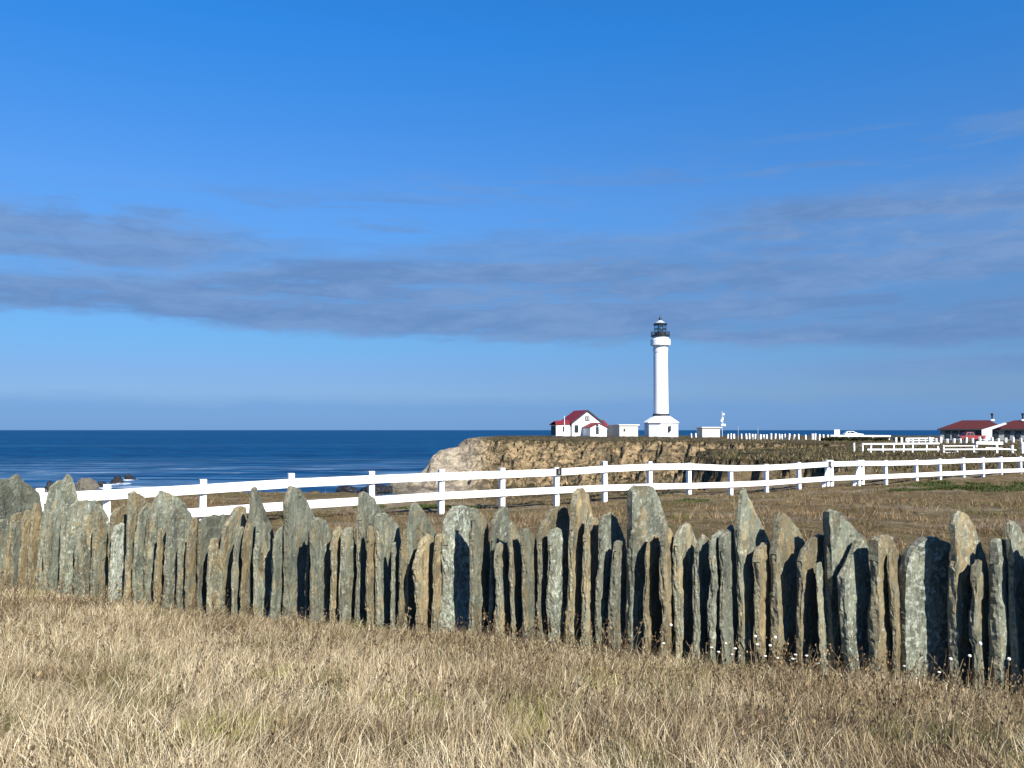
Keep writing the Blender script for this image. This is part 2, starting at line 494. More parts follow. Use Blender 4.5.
foam = t.m('MULTIPLY', t.mapr(t.m('ADD', fo, t.m('MULTIPLY', t.m('SUBTRACT', w1, 0.5), 0.35)), 0.59, 0.68), near)
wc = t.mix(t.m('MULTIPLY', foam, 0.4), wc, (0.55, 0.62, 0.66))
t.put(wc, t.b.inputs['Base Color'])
t.b.inputs['Roughness'].default_value = 0.5
t.b.inputs['Specular IOR Level'].default_value = 0.03
t.put(t.bump(w1, 0.6, 1.2), t.b.inputs['Normal'])
M['sea'] = m

# grass: blade colour attribute
def blade_mat(name, rough=0.8, trans=0.25):
    m, t = new_mat(name)
    c = t.attr('blade', 'GEOMETRY', 'Color')
    t.put(c, t.b.inputs['Base Color'])
    t.b.inputs['Roughness'].default_value = rough
    t.b.inputs['Specular IOR Level'].default_value = 0.15
    tl = t.n.new('ShaderNodeBsdfTranslucent'); t.put(c, tl.inputs['Color'])
    mx = t.n.new('ShaderNodeMixShader'); mx.inputs[0].default_value = trans
    t.l.new(t.b.outputs[0], mx.inputs[1]); t.l.new(tl.outputs[0], mx.inputs[2])
    t.l.new(mx.outputs[0], t.out.inputs['Surface'])
    return m


M['blade'] = blade_mat('dry_grass_blades', 0.8, 0.14)
M['leafy'] = blade_mat('leafy_green', 0.6, 0.15)
M['petal'] = simple_mat('white_petals', (0.7, 0.68, 0.6), 0.8, 0.1, 30, 0.0)
M['stem'] = simple_mat('dry_stem', (0.22, 0.15, 0.08), 0.8, 0.2, 30, 0.0)
M['dark_rock'] = simple_mat('wet_dark_rock', (0.012, 0.012, 0.013), 0.6, 0.4, 0.5, 0.6, dirt=(0.03, 0.026, 0.022))
M['tan_rock'] = simple_mat('weathered_tan_rock', (0.105, 0.092, 0.07), 0.9, 0.6, 0.9, 0.8, dirt=(0.035, 0.03, 0.025))

# ---------------------------------------------------------------- terrain
SEA = -10.8
# coast line of the plateau's top edge, land inside
COAST = np.array([(-200, 42), (-60, 39), (-20, 34.5), (-12, 33), (-8.6, 35), (-2.2, 31.5), (.3, 33), (3.6, 35), (6.4, 36.5), (8.7, 39.5),
                  (14.3, 45.5), (19, 51), (24, 59), (27.5, 67), (25.5, 73), (20, 77), (19.5, 84), (25, 105), (33, 118), (49, 125), (52, 131), (57, 138), (60, 146),
                  (46, 149), (41, 157), (44.5, 169), (38, 175), (25, 180), (10, 185), (-3, 188), (-8, 191), (-9, 212), (0, 258), (20, 300), (60, 330), (120, 345),
                  (400, 330), (400, -60), (-200, -60)], dtype=float)


def coast_sd(X, Y):
    inside = np.zeros(X.shape, dtype=bool)
    best = np.full(X.shape, 1e9)
    n = len(COAST)
    for i in range(n):
        ax, ay = COAST[i]; bx, by = COAST[(i + 1) % n]
        ex, ey = bx - ax, by - ay
        tt = np.clip(((X - ax) * ex + (Y - ay) * ey) / (ex * ex + ey * ey), 0, 1)
        d2 = (X - ax - tt * ex) ** 2 + (Y - ay - tt * ey) ** 2
        best = np.minimum(best, d2)
        cr = ((ay > Y) != (by > Y)) & (X < (bx - ax) * (Y - ay) / ((by - ay) + 1e-12) + ax)
        inside ^= cr
    return np.where(inside, 1, -1) * np.sqrt(best)


# white fence: pixel measurements  x, y_top_of_post, y_top_rail, y_low_rail, y_ground
FP = [(-40, 491, 502, 527, 541), (42.5, 488, 497.5, 521, 534), (109, 484, 494, 517, 530), (204.5, 479, 488.3, 511, 525), (292, 473, 482.6, 504.5, 520), (372, 471, 478.8, 499.5, 517), (441.5, 469, 476, 495, 514),
      (502, 467.7, 474, 492, 506.5), (556, 467.5, 471.8, 489.5, 505), (604, 461, 468.5, 487.3, 502.5), (649, 461.5, 466.5, 486, 500),
      (688, 462.8, 466.2, 485.3, 495.5), (729.5, 465, 468, 484, 495), (765, 464, 467.3, 482.4, 492.5), (797.5, 462, 465.6, 480, 489),
      (826, 460, 463.8, 478, 488.4), (857, 460, 463.1, 477, 484.5), (884, 460, 463, 476, 484), (914.5, 459.5, 462.4, 474.6, 481.7),
      (938, 458.5, 461.5, 473.4, 480.6), (961.5, 457.5, 460.6, 472.4, 477.5), (981, 457, 460, 471.3, 476), (999, 456.5, 459.5, 470.5, 475),
      (1018.5, 456, 459, 470, 474.5), (1037, 455.5, 458.5, 469.5, 474), (1054, 455, 458, 469, 473.5)]
FPW = []
for i, q in enumerate(FP):
    n = i - 2
    FPW.append(20.5 * (1 + 0.0769 * n))


def line_Y(u):                      # slate fence line
    return 8.59 / (1 + 0.3725 * u)


ctrl = [(-3, 3, 0.02), (3, 3, 0.0), (0, 3, 0.0), (-8, 4, 0.1), (8, 4, 0.0), (0, -8, 0.0), (-9, -8, 0.1), (9, -8, 0.0), (0, 5, -0.08),
        (-2.6, 5, -0.02), (2.6, 5, -0.12)]
for xx, yy in ((-200, 560), (20, 590), (260, 618), (512, 640), (760, 668), (1000, 694), (1200, 705)):
    Yf = line_Y((xx - 512) / F)
    q = px(xx, yy, Yf); ctrl.append((q.x, q.y, q.z))
for q, Yf in zip(FP, FPW):
    w_ = px(q[0], q[4], Yf); ctrl.append((w_.x, w_.y, w_.z))
for xx, yy, Yf in ((0, 498, 33), (200, 495, 32), (300, 493, 33), (450, 500, 30), (600, 495.5, 33), (700, 490, 38), (780, 484, 45), (950, 504, 26), (1000, 520, 19),
                   (700, 512, 20), (600, 520, 17), (860, 524, 17), (780, 498, 30),
                   (830, 463, 60), (900, 464, 63), (1000, 463, 64), (1100, 463, 64), (740, 459.5, 79), (860, 457, 80), (1000, 457, 80), (760, 451, 110), (900, 451, 100),
                   (1000, 451, 103), (860, 447, 125), (800, 443.5, 150), (720, 442, 165), (600, 440.6, 186), (500, 439, 190), (1000, 443, 150), (1000, 441, 180), (850, 441.5, 165), (850, 438, 230),
                   (660, 437, 253), (580, 436, 247), (520, 436.6, 225), (700, 437, 262), (900, 438.6, 220), (1010, 438.6, 230), (760, 438.2, 215), (1200, 439, 200), (660, 436.1, 300), (900, 436.2, 320), (1400, 437, 250), (1300, 450, 110), (1300, 480, 40)):
    w_ = px(xx, yy, Yf); ctrl.append((w_.x, w_.y, w_.z))
ctrl = np.array(ctrl, dtype=float)


def warpc(X, Y):
    yy = np.maximum(Y, -10) + 16.0
    return X / yy * 3.0, np.log(yy) * 3.0


cu, cv = warpc(ctrl[:, 0], ctrl[:, 1])
_D = np.hypot(cu[:, None] - cu[None], cv[:, None] - cv[None])
_A = np.block([[_D + 1e-3 * np.eye(len(cu)), np.ones((len(cu), 1))], [np.ones((1, len(cu))), np.zeros((1, 1))]])
_w = np.linalg.solve(_A, np.concatenate([ctrl[:, 2], [0]]))


def plateau(X, Y):
    u, v = warpc(X, Y)
    r = np.full(X.shape, _w[-1])
    for k in range(len(cu)):
        r = r + _w[k] * np.hypot(u - cu[k], v - cv[k])
    return r


def height(X, Y, detail=True):
    X = np.asarray(X, dtype=float); Y = np.asarray(Y, dtype=float)
    P = plateau(X, Y)
    lum = fbm(X * 0.45, Y * 0.45, 3.0, 3) - 0.5
    P = P + lum * np.clip((Y - 11) / 25, 0, 1) * 0.42
    P = P + (fbm(X * 2.3, Y * 2.3, 8.0, 3) - 0.5) * np.clip((Y - 10) / 10, 0.25, 1) * 0.10
    if X.size > 50:
        P = P + np.where(Y > 60, (fbm(X * 0.8, Y * 0.8, 1.0, 4) - 0.5) * 0.25, 0)
    d = coast_sd(X, Y)
    k = np.clip((Y - 45) / 60, 0, 1)
    d = d + (fbm(X * 0.16, Y * 0.16, 0.5, 4) - 0.5) * (1.6 + 7.0 * k) + (fbm(X * 0.55, Y * 0.55, 2.5, 4, 0.55, True) - 0.55) * (0.9 + 2.6 * k)
    d = d + (fbm(X * 1.1 + Y * 0.4, Y * 1.1 - X * 0.3, 4.5, 3, 0.6, True) - 0.5) * 2.0 * k
    q = np.maximum(-d, 0)
    w = 4.5 + 4.0 * k
    s = np.clip(q / w, 0, 1.6)
    led = (fbm(X * 0.6, Y * 0.6, 5.5, 5, 0.65, True) - 0.5) * 4.2 * np.clip(q, 0, 1) * (0.3 + 0.7 * k)
    Z = P - (P - SEA) * np.where(s < 1, s ** 0.72, 1 + (s - 1) * 0.5) + led
    # nose of the headland: a ridge that steps down to the water
    rz = np.interp(X, [-40, -27.5, -24, -20.2, -19, -17.6, -16, -10.2, -7, -2], [-12.5, -11.0, -9.2, -8.4, -7.0, -4.6, -3.3, -2.1, -1.0, -0.7])
    rr = fbm(X * 0.3, Y * 0.3, 7.5, 4, 0.6) - 0.5
    yy = Y - 190 + rr * 5
    rdg = rz - np.maximum(0, -yy - 1.0) * 0.95 - np.maximum(0, yy - 3) * 0.9 + (fbm(X * 0.7, Y * 0.7, 1.5, 4, 0.55, True) - 0.5) * 1.3
    rdg = np.where((X < 4) & (Y > 150), rdg, -99)
    Z = np.maximum(Z, rdg)
    shelf = SEA + 0.3 + (fbm(X * 0.22, Y * 0.22, 12.5, 4, 0.6) - 0.42) * 5.0 * np.clip((X + 21 + (190 - Y) * 0.05) / 9, -1, 1) + np.clip((X + 21) / 9, -3, 0)
    shelf = np.where((Y > 60) & (Y < 250) & (X < 60), shelf, -99)
    return np.maximum(np.maximum(Z, shelf), SEA - 4)


def grid_land(name, Ys, us, label=None):
    U, YY = np.meshgrid(us, Ys)
    X = U * (YY + 8.0)
    Z = height(X, YY)
    co = np.stack([X, YY, Z], -1).reshape(-1, 3)
    nr, nc = X.shape
    a = (np.arange(nr - 1)[:, None] * nc + np.arange(nc - 1)[None]).ravel()
    quads = np.stack([a, a + 1, a + nc + 1, a + nc], -1)
    # drop what lies wholly under the sea floor
    z = co[:, 2]
    keep = z[quads].max(1) > SEA - 3.5
    o = big_mesh(name, co, quads[keep], M['land'])
    return tag(o, kind='structure')


Y1 = np.concatenate([np.arange(-8, 3, 0.8), np.arange(3, 12, 0.15), np.arange(12, 42, 0.13), np.arange(42, 60.01, 0.2)])
grid_land('ground', Y1, np.linspace(-0.8, 0.8, 640))
Y2 = np.concatenate([np.arange(Y1[-1], 124, 0.36), np.arange(124, 200, 0.26), np.arange(200, 348, 2.5), [360]])
grid_land('headland', np.concatenate([[Y1[-1]], Y2[1:]]), np.concatenate([np.linspace(-0.30, 0.75, 820)]))

# sea: one sheet to the horizon
me_co = [(-60000, 20, SEA), (60000, 20, SEA), (60000, 70000, SEA), (-60000, 70000, SEA)]
sea = mesh_obj('sea', me_co, [(0, 1, 2, 3)], M['sea'])
tag(sea, kind='structure')


def hz(x, y):
    return float(height(np.array([x]), np.array([y]))[0])


# ---------------------------------------------------------------- lighthouse
S = 253.0 / F
LB = px(661, 436.8, 253.0)
lh = empty('lighthouse', LB)
tag(lh, 'tall white round lighthouse tower with black lantern gallery', 'lighthouse')
b8 = math.pi / 8
bs = MB(); bs.lathe([(16.6 * S, -0.6), (16.6 * S, 14.0 * S)], 8, rot=b8 + 0.2)
base = bs.build('base', M['white'], lh)
rf = MB(); rf.lathe([(17.6 * S, 13.7 * S), (17.6 * S, 14.4 * S), (9.3 * S, 20.2 * S), (9.3 * S, 20.6 * S)], 8, rot=b8 + 0.2)
rf.build('base_roof', M['white'], lh)
cr = MB(); cr.lathe([(8.3 * S, 20.0 * S), (8.3 * S, 22.6 * S), (7.6 * S, 23.0 * S)], 32); cr.build('dark_collar', M['dark_trim'], lh)
tw = MB()
tw.lathe([(7.35 * S, 20 * S), (7.05 * S, 84 * S), (7.3 * S, 84.5 * S), (7.5 * S, 88 * S), (7.3 * S, 88.5 * S), (7.3 * S, 91 * S), (9.9 * S, 91.6 * S), (9.9 * S, 97.4 * S), (8.6 * S, 98 * S), (7.2 * S, 100.8 * S)], 72)
tw.build('tower', M['white'], lh)
w = MB(); w.box((5.6 * S, -15.55 * S, 8.2 * S), (2.2 * S, 0.6, 5.2 * S), rz=0.2); w.build('window', M['glass'], lh)
d_ = MB(); d_.box((-9.9 * S, -12.5 * S, 5.5 * S), (0.9, 0.5, 2.1), rz=-0.6)
g = MB(); g.lathe([(9.6 * S, 100.6 * S), (9.6 * S, 101.6 * S)], 24)
for k in range(24):
    a = 2 * math.pi * k / 24
    p0 = Vector((9.2 * S * math.cos(a), 9.2 * S * math.sin(a), 101.4 * S)); p1 = p0 + Vector((0, 0, 3.6 * S))
    a2 = 2 * math.pi * (k + 1) / 24
    q1 = Vector((9.2 * S * math.cos(a2), 9.2 * S * math.sin(a2), 105.0 * S))
    g.beam(p0, p1, 0.09, 0.09, Vector((1, 0, 0))); g.beam(p1, q1, 0.09, 0.09); g.beam(p1 - Vector((0, 0, 0.5)), q1 - Vector((0, 0, 0.5)), 0.06, 0.06)
g.build('gallery', M['black_iron'], lh)
lr = MB(); lr.lathe([(6.0 * S, 101.5 * S), (6.0 * S, 104.6 * S)], 16)
lr.build('lantern_wall', M['black_iron'], lh)
lg = MB(); lg.lathe([(5.9 * S, 104.4 * S), (5.9 * S, 112.4 * S)], 16); lg.build('lantern_glass', M['lantern_glass'], lh)
le = MB(); le.lathe([(1.5 * S, 101 * S), (2.6 * S, 105 * S), (2.9 * S, 108 * S), (2.2 * S, 111.5 * S), (0.6, 112.5 * S)], 16)
le.build('lens', M['steel'], lh)
fr = MB()
for k in range(8):
    a = 2 * math.pi * k / 8 + 0.25
    p0 = Vector((6.2 * S * math.cos(a), 6.2 * S * math.sin(a), 104.4 * S))
    fr.beam(p0, p0 + Vector((0, 0, 8.2 * S)), 0.10, 0.10, Vector((1, 0, 0)))
fr.lathe([(6.5 * S, 112.0 * S), (6.9 * S, 112.4 * S), (6.9 * S, 113.3 * S), (6.2 * S, 113.8 * S)], 16)
fr.lathe([(6.35 * S, 107.9 * S), (6.35 * S, 108.35 * S)], 16)
fr.build('lantern_frame', M['black_iron'], lh)
cp = MB(); cp.lathe([(6.2 * S, 113.5 * S), (4.6 * S, 114.6 * S), (2.2 * S, 116.4 * S), (0.9 * S, 117.2 * S)], 20); cp.build('lantern_roof', M['lantern_roof'], lh)
bl = MB(); bl.lathe([(0.5 * S, 116.8 * S), (1.3 * S, 117.4 * S), (1.7 * S, 118.5 * S), (1.3 * S, 119.6 * S), (0.3 * S, 120.2 * S), (0.15 * S, 122.5 * S)], 12); bl.build('finial', M['black_iron'], lh)


# ---------------------------------------------------------------- buildings by the lighthouse
def gable_roof(mb, x0, x1, y0, y1, ze, zr, th=0.18, over=0.35):
    """two sloping slabs, ridge along y at the middle of x0..x1"""
    xm = (x0 + x1) / 2
    sl = (zr - ze) / (xm - x0)
    for sgn, xe in ((-1, x0 - over), (1, x1 + over)):
        za = ze - sl * over
        pts = [(xe, y0 - over, za), (xm, y0 - over, zr), (xm, y1 + over, zr), (xe, y1 + over, za)]
        mb.poly(pts, (0, 0, th))


def gable_wall(mb, x0, x1, y0, y1, z0, ze, zr):
    xm = (x0 + x1) / 2
    mb.poly([(x0, y0, z0), (x1, y0, z0), (x1, y0, ze), (xm, y0, zr), (x0, y0, ze)], (0, y1 - y0, 0))


AL = R(21)                                # the fronts face a little to the right of the camera
SB = 245.0 / F
hp = px(572.0, 434.6, 245.0)
hs = empty('fog_signal_building', hp, AL)
tag(hs, 'white gabled house with red roof left of the lighthouse', 'house')
WD = 31.5 * SB / math.cos(AL)
DP = 8.5
wl_ = MB(); gable_wall(wl_, 0, WD, 0, DP, -0.8, 12.2 * SB, 24.0 * SB); wl_.build('wall', M['white'], hs)
r_ = MB(); gable_roof(r_, 0, WD, 0, DP, 12.2 * SB, 24.0 * SB, 0.22); roof = r_.build('roof', M['red_roof'], hs)
tr_ = MB()
for sgn in (0, 1):
    xe = -0.35 if sgn == 0 else WD + 0.35
    tr_.beam((xe, -0.42, 12.2 * SB - 0.25), (WD / 2, -0.42, 24.0 * SB + 0.07), 0.10, 0.35)
tr_.build('rake_board', M['dark_trim'], hs)
fw = MB(); fw.box((WD / 2, -0.04, 16.2 * SB), (1.45, 0.12, 1.35)); f_ = fw.build('window', M['dark_trim'], hs)
pn = MB(); pn.box((WD / 2 - 0.3, -0.10, 16.2 * SB), (0.42, 0.06, 0.95)); pn.box((WD / 2 + 0.3, -0.10, 16.2 * SB), (0.42, 0.06, 0.95)); pn.build('pane', M['grey_wall'], f_)
fw = MB(); fw.box((1.35, -0.04, 5.8 * SB), (1.25, 0.12, 7.6 * SB)); fw.build('window', M['glass'], hs)
# left lean-to wing with its own hip of red roof
wg = MB(); wg.box((-2.55, 2.3, 1.2), (4.4, 3.6, 3.4)); wg.build('side_wing', M['white'], hs)
wgd = MB(); wgd.box((-4.80, 2.3, 1.15), (0.08, 3.2, 2.6)); wgd.build('painted_shade_side', M['dark_trim'], hs)  # dark sheet over the white wing wall, painting in its shaded side
wr = MB(); wr.poly([(-5.1, 0.2, 2.75), (0.0, 0.2, 2.95), (0.0, 4.6, 2.95), (-5.1, 4.6, 2.75)], (0, 0, 0.15))
wr.poly([(-5.0, 0.3, 2.9), (0.0, 0.3, 3.1), (0.0, 2.6, 4.1), (-4.3, 2.6, 3.8)], (0, 0, 0.12))
wr.poly([(-5.0, 4.6, 2.9), (0.0, 4.6, 3.1), (0.0, 2.6, 4.1), (-4.3, 2.6, 3.8)], (0, 0, 0.1))
wr.build('wing_roof', M['red_roof'], hs)
ww = MB(); ww.box((-2.3, 0.47, 1.6), (0.9, 0.1, 1.5)); ww.build('window', M['glass'], hs)
# right wing
wg = MB(); wg.box((WD + 1.4, 5.0, 1.2), (2.8, 4.0, 3.2)); wg.build('side_wing', M['white'], hs)
wr = MB(); wr.poly([(WD - 0.1, 1.6, 2.4), (WD + 3.3, 1.6, 2.2), (WD + 2.8, 4.6, 4.1), (WD - 0.1, 4.6, 4.3)], (0, 0, 0.15))
wr.poly([(WD - 0.1, 7.2, 2.4), (WD + 3.3, 7.2, 2.2), (WD + 2.8, 4.6, 4.1), (WD - 0.1, 4.6, 4.3)], (0, 0, 0.15))
wr.build('wing_roof', M['red_roof'], hs)
# front porch gable
PX0, PX1 = WD * 0.34, WD * 0.88
pw_ = MB(); gable_wall(pw_, PX0, PX1, -5.0, -0.01, -0.8, 7.2 * SB, 11.4 * SB); pw_.build('porch', M['white'], hs)
pr = MB(); gable_roof(pr, PX0, PX1, -5.0, -0.25, 7.2 * SB, 11.4 * SB, 0.16, 0.3); pr.build('porch_roof', M['red_roof'], hs)
dr = MB(); dr.box(((PX0 + PX1) / 2 - 0.4, -5.04, 1.15), (0.95, 0.1, 2.1)); dr.build('door', M['dark_trim'], hs)
dr = MB(); dr.box(((PX0 + PX1) / 2 - 0.4, -5.04, 2.62), (0.8, 0.1, 0.6)); dr.build('window', M['glass'], hs)

# two flat-roofed white sheds
def shed(label, X, Yb, ybase, Wm, Dm, Hm):
    b = px(X, ybase, Yb)
    o = empty('shed', b, AL + R(3))
    tag(o, label, 'shed')
    a = MB(); a.box((Wm / 2, Dm / 2, Hm / 2 - 0.3), (Wm, Dm, Hm + 0.6)); a.build('wall', M['cream'], o)
    a = MB(); a.box((Wm / 2, Dm / 2, Hm + 0.12), (Wm + 0.7, Dm + 0.7, 0.24)); a.build('roof', M['white'], o)
    return o
s1 = shed('larger flat-roofed cream shed between red-roofed house and lighthouse', 619.3, 243.0, 436.8, 6.1, 6.6, 3.25)
a = MB(); a.box((1.6, -0.05, 1.9), (0.5, 0.1, 0.75)); a.build('window', M['dark_trim'], s1)
s2 = shed('small flat-roofed cream shed right of the lighthouse', 702.0, 243.0, 437.6, 6.1, 2.6, 2.75)
# mast behind the small shed
mp = px(722.0, 437, 250)
ms = empty('antenna_mast', mp); tag(ms, 'thin mast with white boxes beside the small cream shed', 'mast')
a = MB(); a.beam((0, 0, -0.5), (0, 0, 7.5), 0.16, 0.16, Vector((1, 0, 0))); a.beam((0.2, 0, 3.0), (0.5, 0, 6.5), 0.08, 0.08); a.build('pole', M['steel'], ms)
for z_b, dx_ in ((6.6, 0.35), (5.3, 0.1), (4.7, -0.25)):
    a = MB(); a.lathe([(0.28, -0.3), (0.34, 0), (0.28, 0.3)], 10, (dx_, 0, z_b)); a.build('antenna', M['white'], ms)
a = MB(); a.box((0.3, -0.1, 3.5), (1.25, 0.5, 0.6)); a.build('white_box', M['white'], ms)
# flagpole
fpz = px(564.4, 436, 236)
a = MB(); a.lathe([(0.13, -0.5), (0.07, 5.3), (0.12, 5.35), (0.0, 5.5)], 8, tuple(fpz)); tag(a.build('flagpole', M['white']), 'thin white flagpole before left wing of red-roofed house', 'flagpole')
for (xx, h_, lab) in ((737.8, 2.7, 'thin grey pole near the small shed, rising from the row of white posts'), (757.5, 2.6, 'thin grey pole in the middle of the row of white posts')):
    q = px(xx, 439, 190)
    a = MB(); a.lathe([(0.08, -0.4), (0.06, h_), (0.0, h_ + 0.05)], 8, tuple(q)); tag(a.build('pole', M['steel']), lab, 'pole')


# picket-like white posts along the track
def post_mesh():
    a = MB(); a.box((0, 0, 0.28), (0.42, 0.42, 1.5), bev=0.04)
    o = a.build('bollard', M['white']); return o
bo = post_mesh(); first = True
blist = [(691, 225), (695.5, 225), (727.5, 200), (730.5, 200), (733.6, 200), (741, 200), (746, 198), (749, 198), (751.9, 198), (754.6, 197), (760, 196), (763, 196), (766, 195),
         (770.5, 190), (775, 190), (779, 188), (781.4, 188), (784.5, 187), (788.5, 186), (793.5, 185), (798, 184), (805, 183), (812, 182), (814.7, 182), (819, 180), (823, 180), (827.5, 179)]
for i, (xx, Yb) in enumerate(blist):
    X_ = (xx - 512) / F * Yb
    o = bo if first else bo.copy()
    if not first: COL.objects.link(o)
    first = False
    o.location = (X_, Yb, hz(X_, Yb) + 0.25); sc_ = random.uniform(0.75, 1.1)
    o.scale = (sc_ * 0.8, sc_ * 0.8, random.uniform(0.85, 1.15)); o.rotation_euler = (random.uniform(-.05, .05), random.uniform(-.1, .1), random.random())
    tag(o, 'short white post in the line of posts along the cliff top right of the lighthouse', 'post', 'white posts along the cliff top track')
for i, xx in enumerate((929, 935.5, 940, 946.5, 953, 959.6, 965, 971.5, 979, 985, 991, 997.5, 1005, 1012, 1020, 1027, 1034, 895, 901, 907, 912)):
    Yb = 148
    X_ = (xx - 512) / F * Yb
    o = bo.copy(); COL.objects.link(o)
    o.location = (X_, Yb, hz(X_, Yb) + 0.1); o.scale = (0.75, 0.75, random.uniform(0.7, 1.0)); o.rotation_euler = (random.uniform(-.05, .05), random.uniform(-.15, .2), random.random())
    tag(o, 'short white post in the line of posts before the maroon-roofed houses', 'post', 'white posts before the houses')


# ---------------------------------------------------------------- houses on the right
def low_house(label, xl, xr_, Yb, hip_l, n_win, gable=False, xchim=None):
    """long single-storey house, front facing the camera, seen from px xl to xr_"""
    s_ = Yb / F
    q = px(xl, 441.0, Yb)
    o = empty('bungalow', q, -math.atan((xl + 30 - 512) / F))
    tag(o, label, 'house')
    L = (xr_ - xl) * s_; D = 9.0; He = 12.0 * s_; Hr = 20.8 * s_
    a = MB(); a.box((L / 2, D / 2, He / 2 - 0.4), (L - 1.0, D - 1, He + 0.8)); a.build('wall', M['grey_wall'], o)
    a = MB()
    hl = hip_l * s_
    v = [(-0.1, -0.1, He), (L, -0.1, He), (L, D, He), (-0.1, D, He), (hl, D / 2, Hr), (L - (0.05 if gable else 3.5), D / 2, Hr)]
    bmv = [a.bm.verts.new(p_) for p_ in v]; bmv2 = [a.bm.verts.new((p_[0], p_[1], p_[2] - 0.2)) for p_ in v[:4]]
    for f in ((0, 1, 5, 4), (1, 2, 5), (2, 3, 4, 5), (3, 0, 4)): a.bm.faces.new([bmv[k] for k in f])
    for k in range(4): a.bm.faces.new((bmv[k], bmv2[k], bmv2[(k + 1) % 4], bmv[(k + 1) % 4]))
    a.bm.faces.new(bmv2)
    rf_ = a.build('roof', M['maroon_roof'], o)
    a = MB(); a.box((L / 2, -0.16, He - 0.1), (L + 0.1, 0.1, 0.28)); a.build('fascia', M['dark_trim'], o)
    for k in range(n_win):
        xw = 1.2 + (L - 3.0) * (k + 0.5) / n_win
        f_ = MB(); f_.box((xw, 0.44, He * 0.52), (1.0, 0.14, He * 0.62)); fo_ = f_.build('window', M['dark_trim'], o)
        f_ = MB(); f_.box((xw, 0.35, He * 0.52), (0.8, 0.06, He * 0.52)); f_.build('pane', M['glass'], fo_)
    if xchim:
        xc = (xchim - xl) * s_
        a = MB(); a.lathe([(0.17, 0), (0.16, 1.3), (0.26, 1.35), (0.26, 1.75), (0.15, 1.8)], 12, (xc, D / 2 - 0.4, Hr - 0.3)); ch = a.build('chimney', M['black_iron'], rf_)
        a = MB(); a.lathe([(0.5, 0), (0.35, 0.35)], 12, (xc, D / 2 - 0.4, Hr - 0.15)); a.build('flashing', M['white'], rf_)
    return o, L, D, He, Hr, s_


h1, L, D, He, Hr, s_ = low_house('maroon-roofed bungalow with white end wall, nearer the open sea on the right', 937, 998, 188.0, 22, 7, False, 985.3)
# white end wall projecting towards the camera, with its rising rake
a = MB()
x0 = (975.5 - 937) * s_; x1 = (984 - 937) * s_; x2 = (997 - 937) * s_
a.poly([(x0, -1.6, -0.5), (x1, -1.6, -0.5), (x1 + 0.1, -1.6, He - 0.1), (x2, -1.6, He + 1.05), (x2 - 0.3, -1.6, He + 1.35), (x0, -1.6, He - 0.15)], (0, 1.3, 0))
a.build('end_wall', M['white'], h1)
h2, *_ = low_house('maroon-roofed bungalow cut by the right edge of the photo', 984, 1090, 184.0, 26, 10, False, 1017.2)


# vehicles
def wheel(o, x, y, r=0.36, w=0.24):
    Mr = Matrix.Translation((x, y, r)) @ Matrix.Rotation(R(90), 4, 'X')
    a = MB(); a.lathe([(r * 0.6, -w / 2), (r * 0.95, -w / 2), (r, -w / 3), (r, w / 3), (r * 0.95, w / 2), (r * 0.6, w / 2)], 20, M=Mr); wt = a.build('wheel', M['tyre'], o)
    a = MB(); a.lathe([(r * 0.58, -w / 2 - 0.012), (r * 0.58, w / 2 + 0.012)], 14, M=Mr); a.build('rim', M['steel'], wt)


def side_solid(mb, prof, w, inset=None):
    """profile in x,z extruded across y; inset narrows the upper points"""
    n = len(prof)
    vs = []
    for sgn in (-1, 1):
        row = []
        for (x, z) in prof:
            ww = w / 2 - (0.0 if inset is None else inset * max(0, z - 0.95))
            row.append(mb.bm.verts.new((x, sgn * ww, z)))
        vs.append(row)
    mb.bm.faces.new(vs[0]); mb.bm.faces.new(list(reversed(vs[1])))
    for i in range(n):
        j = (i + 1) % n
        mb.bm.faces.new((vs[0][j], vs[0][i], vs[1][i], vs[1][j]))


q = px(957.5, 443.0, 163.0); q.z = hz(q.x, q.y) + 0.05
pk = empty('pickup_truck', q, R(4)); tag(pk, 'faded red pickup truck parked before the maroon-roofed house', 'pickup truck')
a = MB(); side_solid(a, [(0.0, 0.45), (0.05, 0.95), (0.9, 1.05), (1.15, 1.08), (2.7, 1.08), (2.75, 1.1), (4.95, 1.1), (5.0, 0.5), (4.4, 0.42), (4.2, 0.8), (3.6, 0.8), (3.4, 0.42), (1.5, 0.42), (1.3, 0.8), (0.7, 0.8), (0.5, 0.42)], 1.85)
a.build('body', M['red_car'], pk)
a = MB(); side_solid(a, [(0.9, 1.0), (1.35, 1.72), (2.5, 1.76), (2.8, 1.0)], 1.75, 0.2); a.build('cab', M['red_car'], pk)
a = MB(); side_solid(a, [(1.12, 1.12), (1.45, 1.62), (1.92, 1.64), (1.92, 1.12)], 1.79, 0.2); a.build('window', M['glass'], pk)
a = MB(); side_solid(a, [(2.02, 1.12), (2.02, 1.64), (2.42, 1.66), (2.62, 1.12)], 1.79, 0.2); a.build('window', M['glass'], pk)
for xw in (1.0, 3.9):
    for yw in (-0.82, 0.82): wheel(pk, xw, yw)
a = MB(); a.box((0.0, -0.65, 0.8), (0.06, 0.3, 0.18)); a.build('headlight', M['steel'], pk)
a = MB(); a.box((0.0, 0, 0.5), (0.2, 1.8, 0.18)); a.build('bumper', M['steel'], pk)

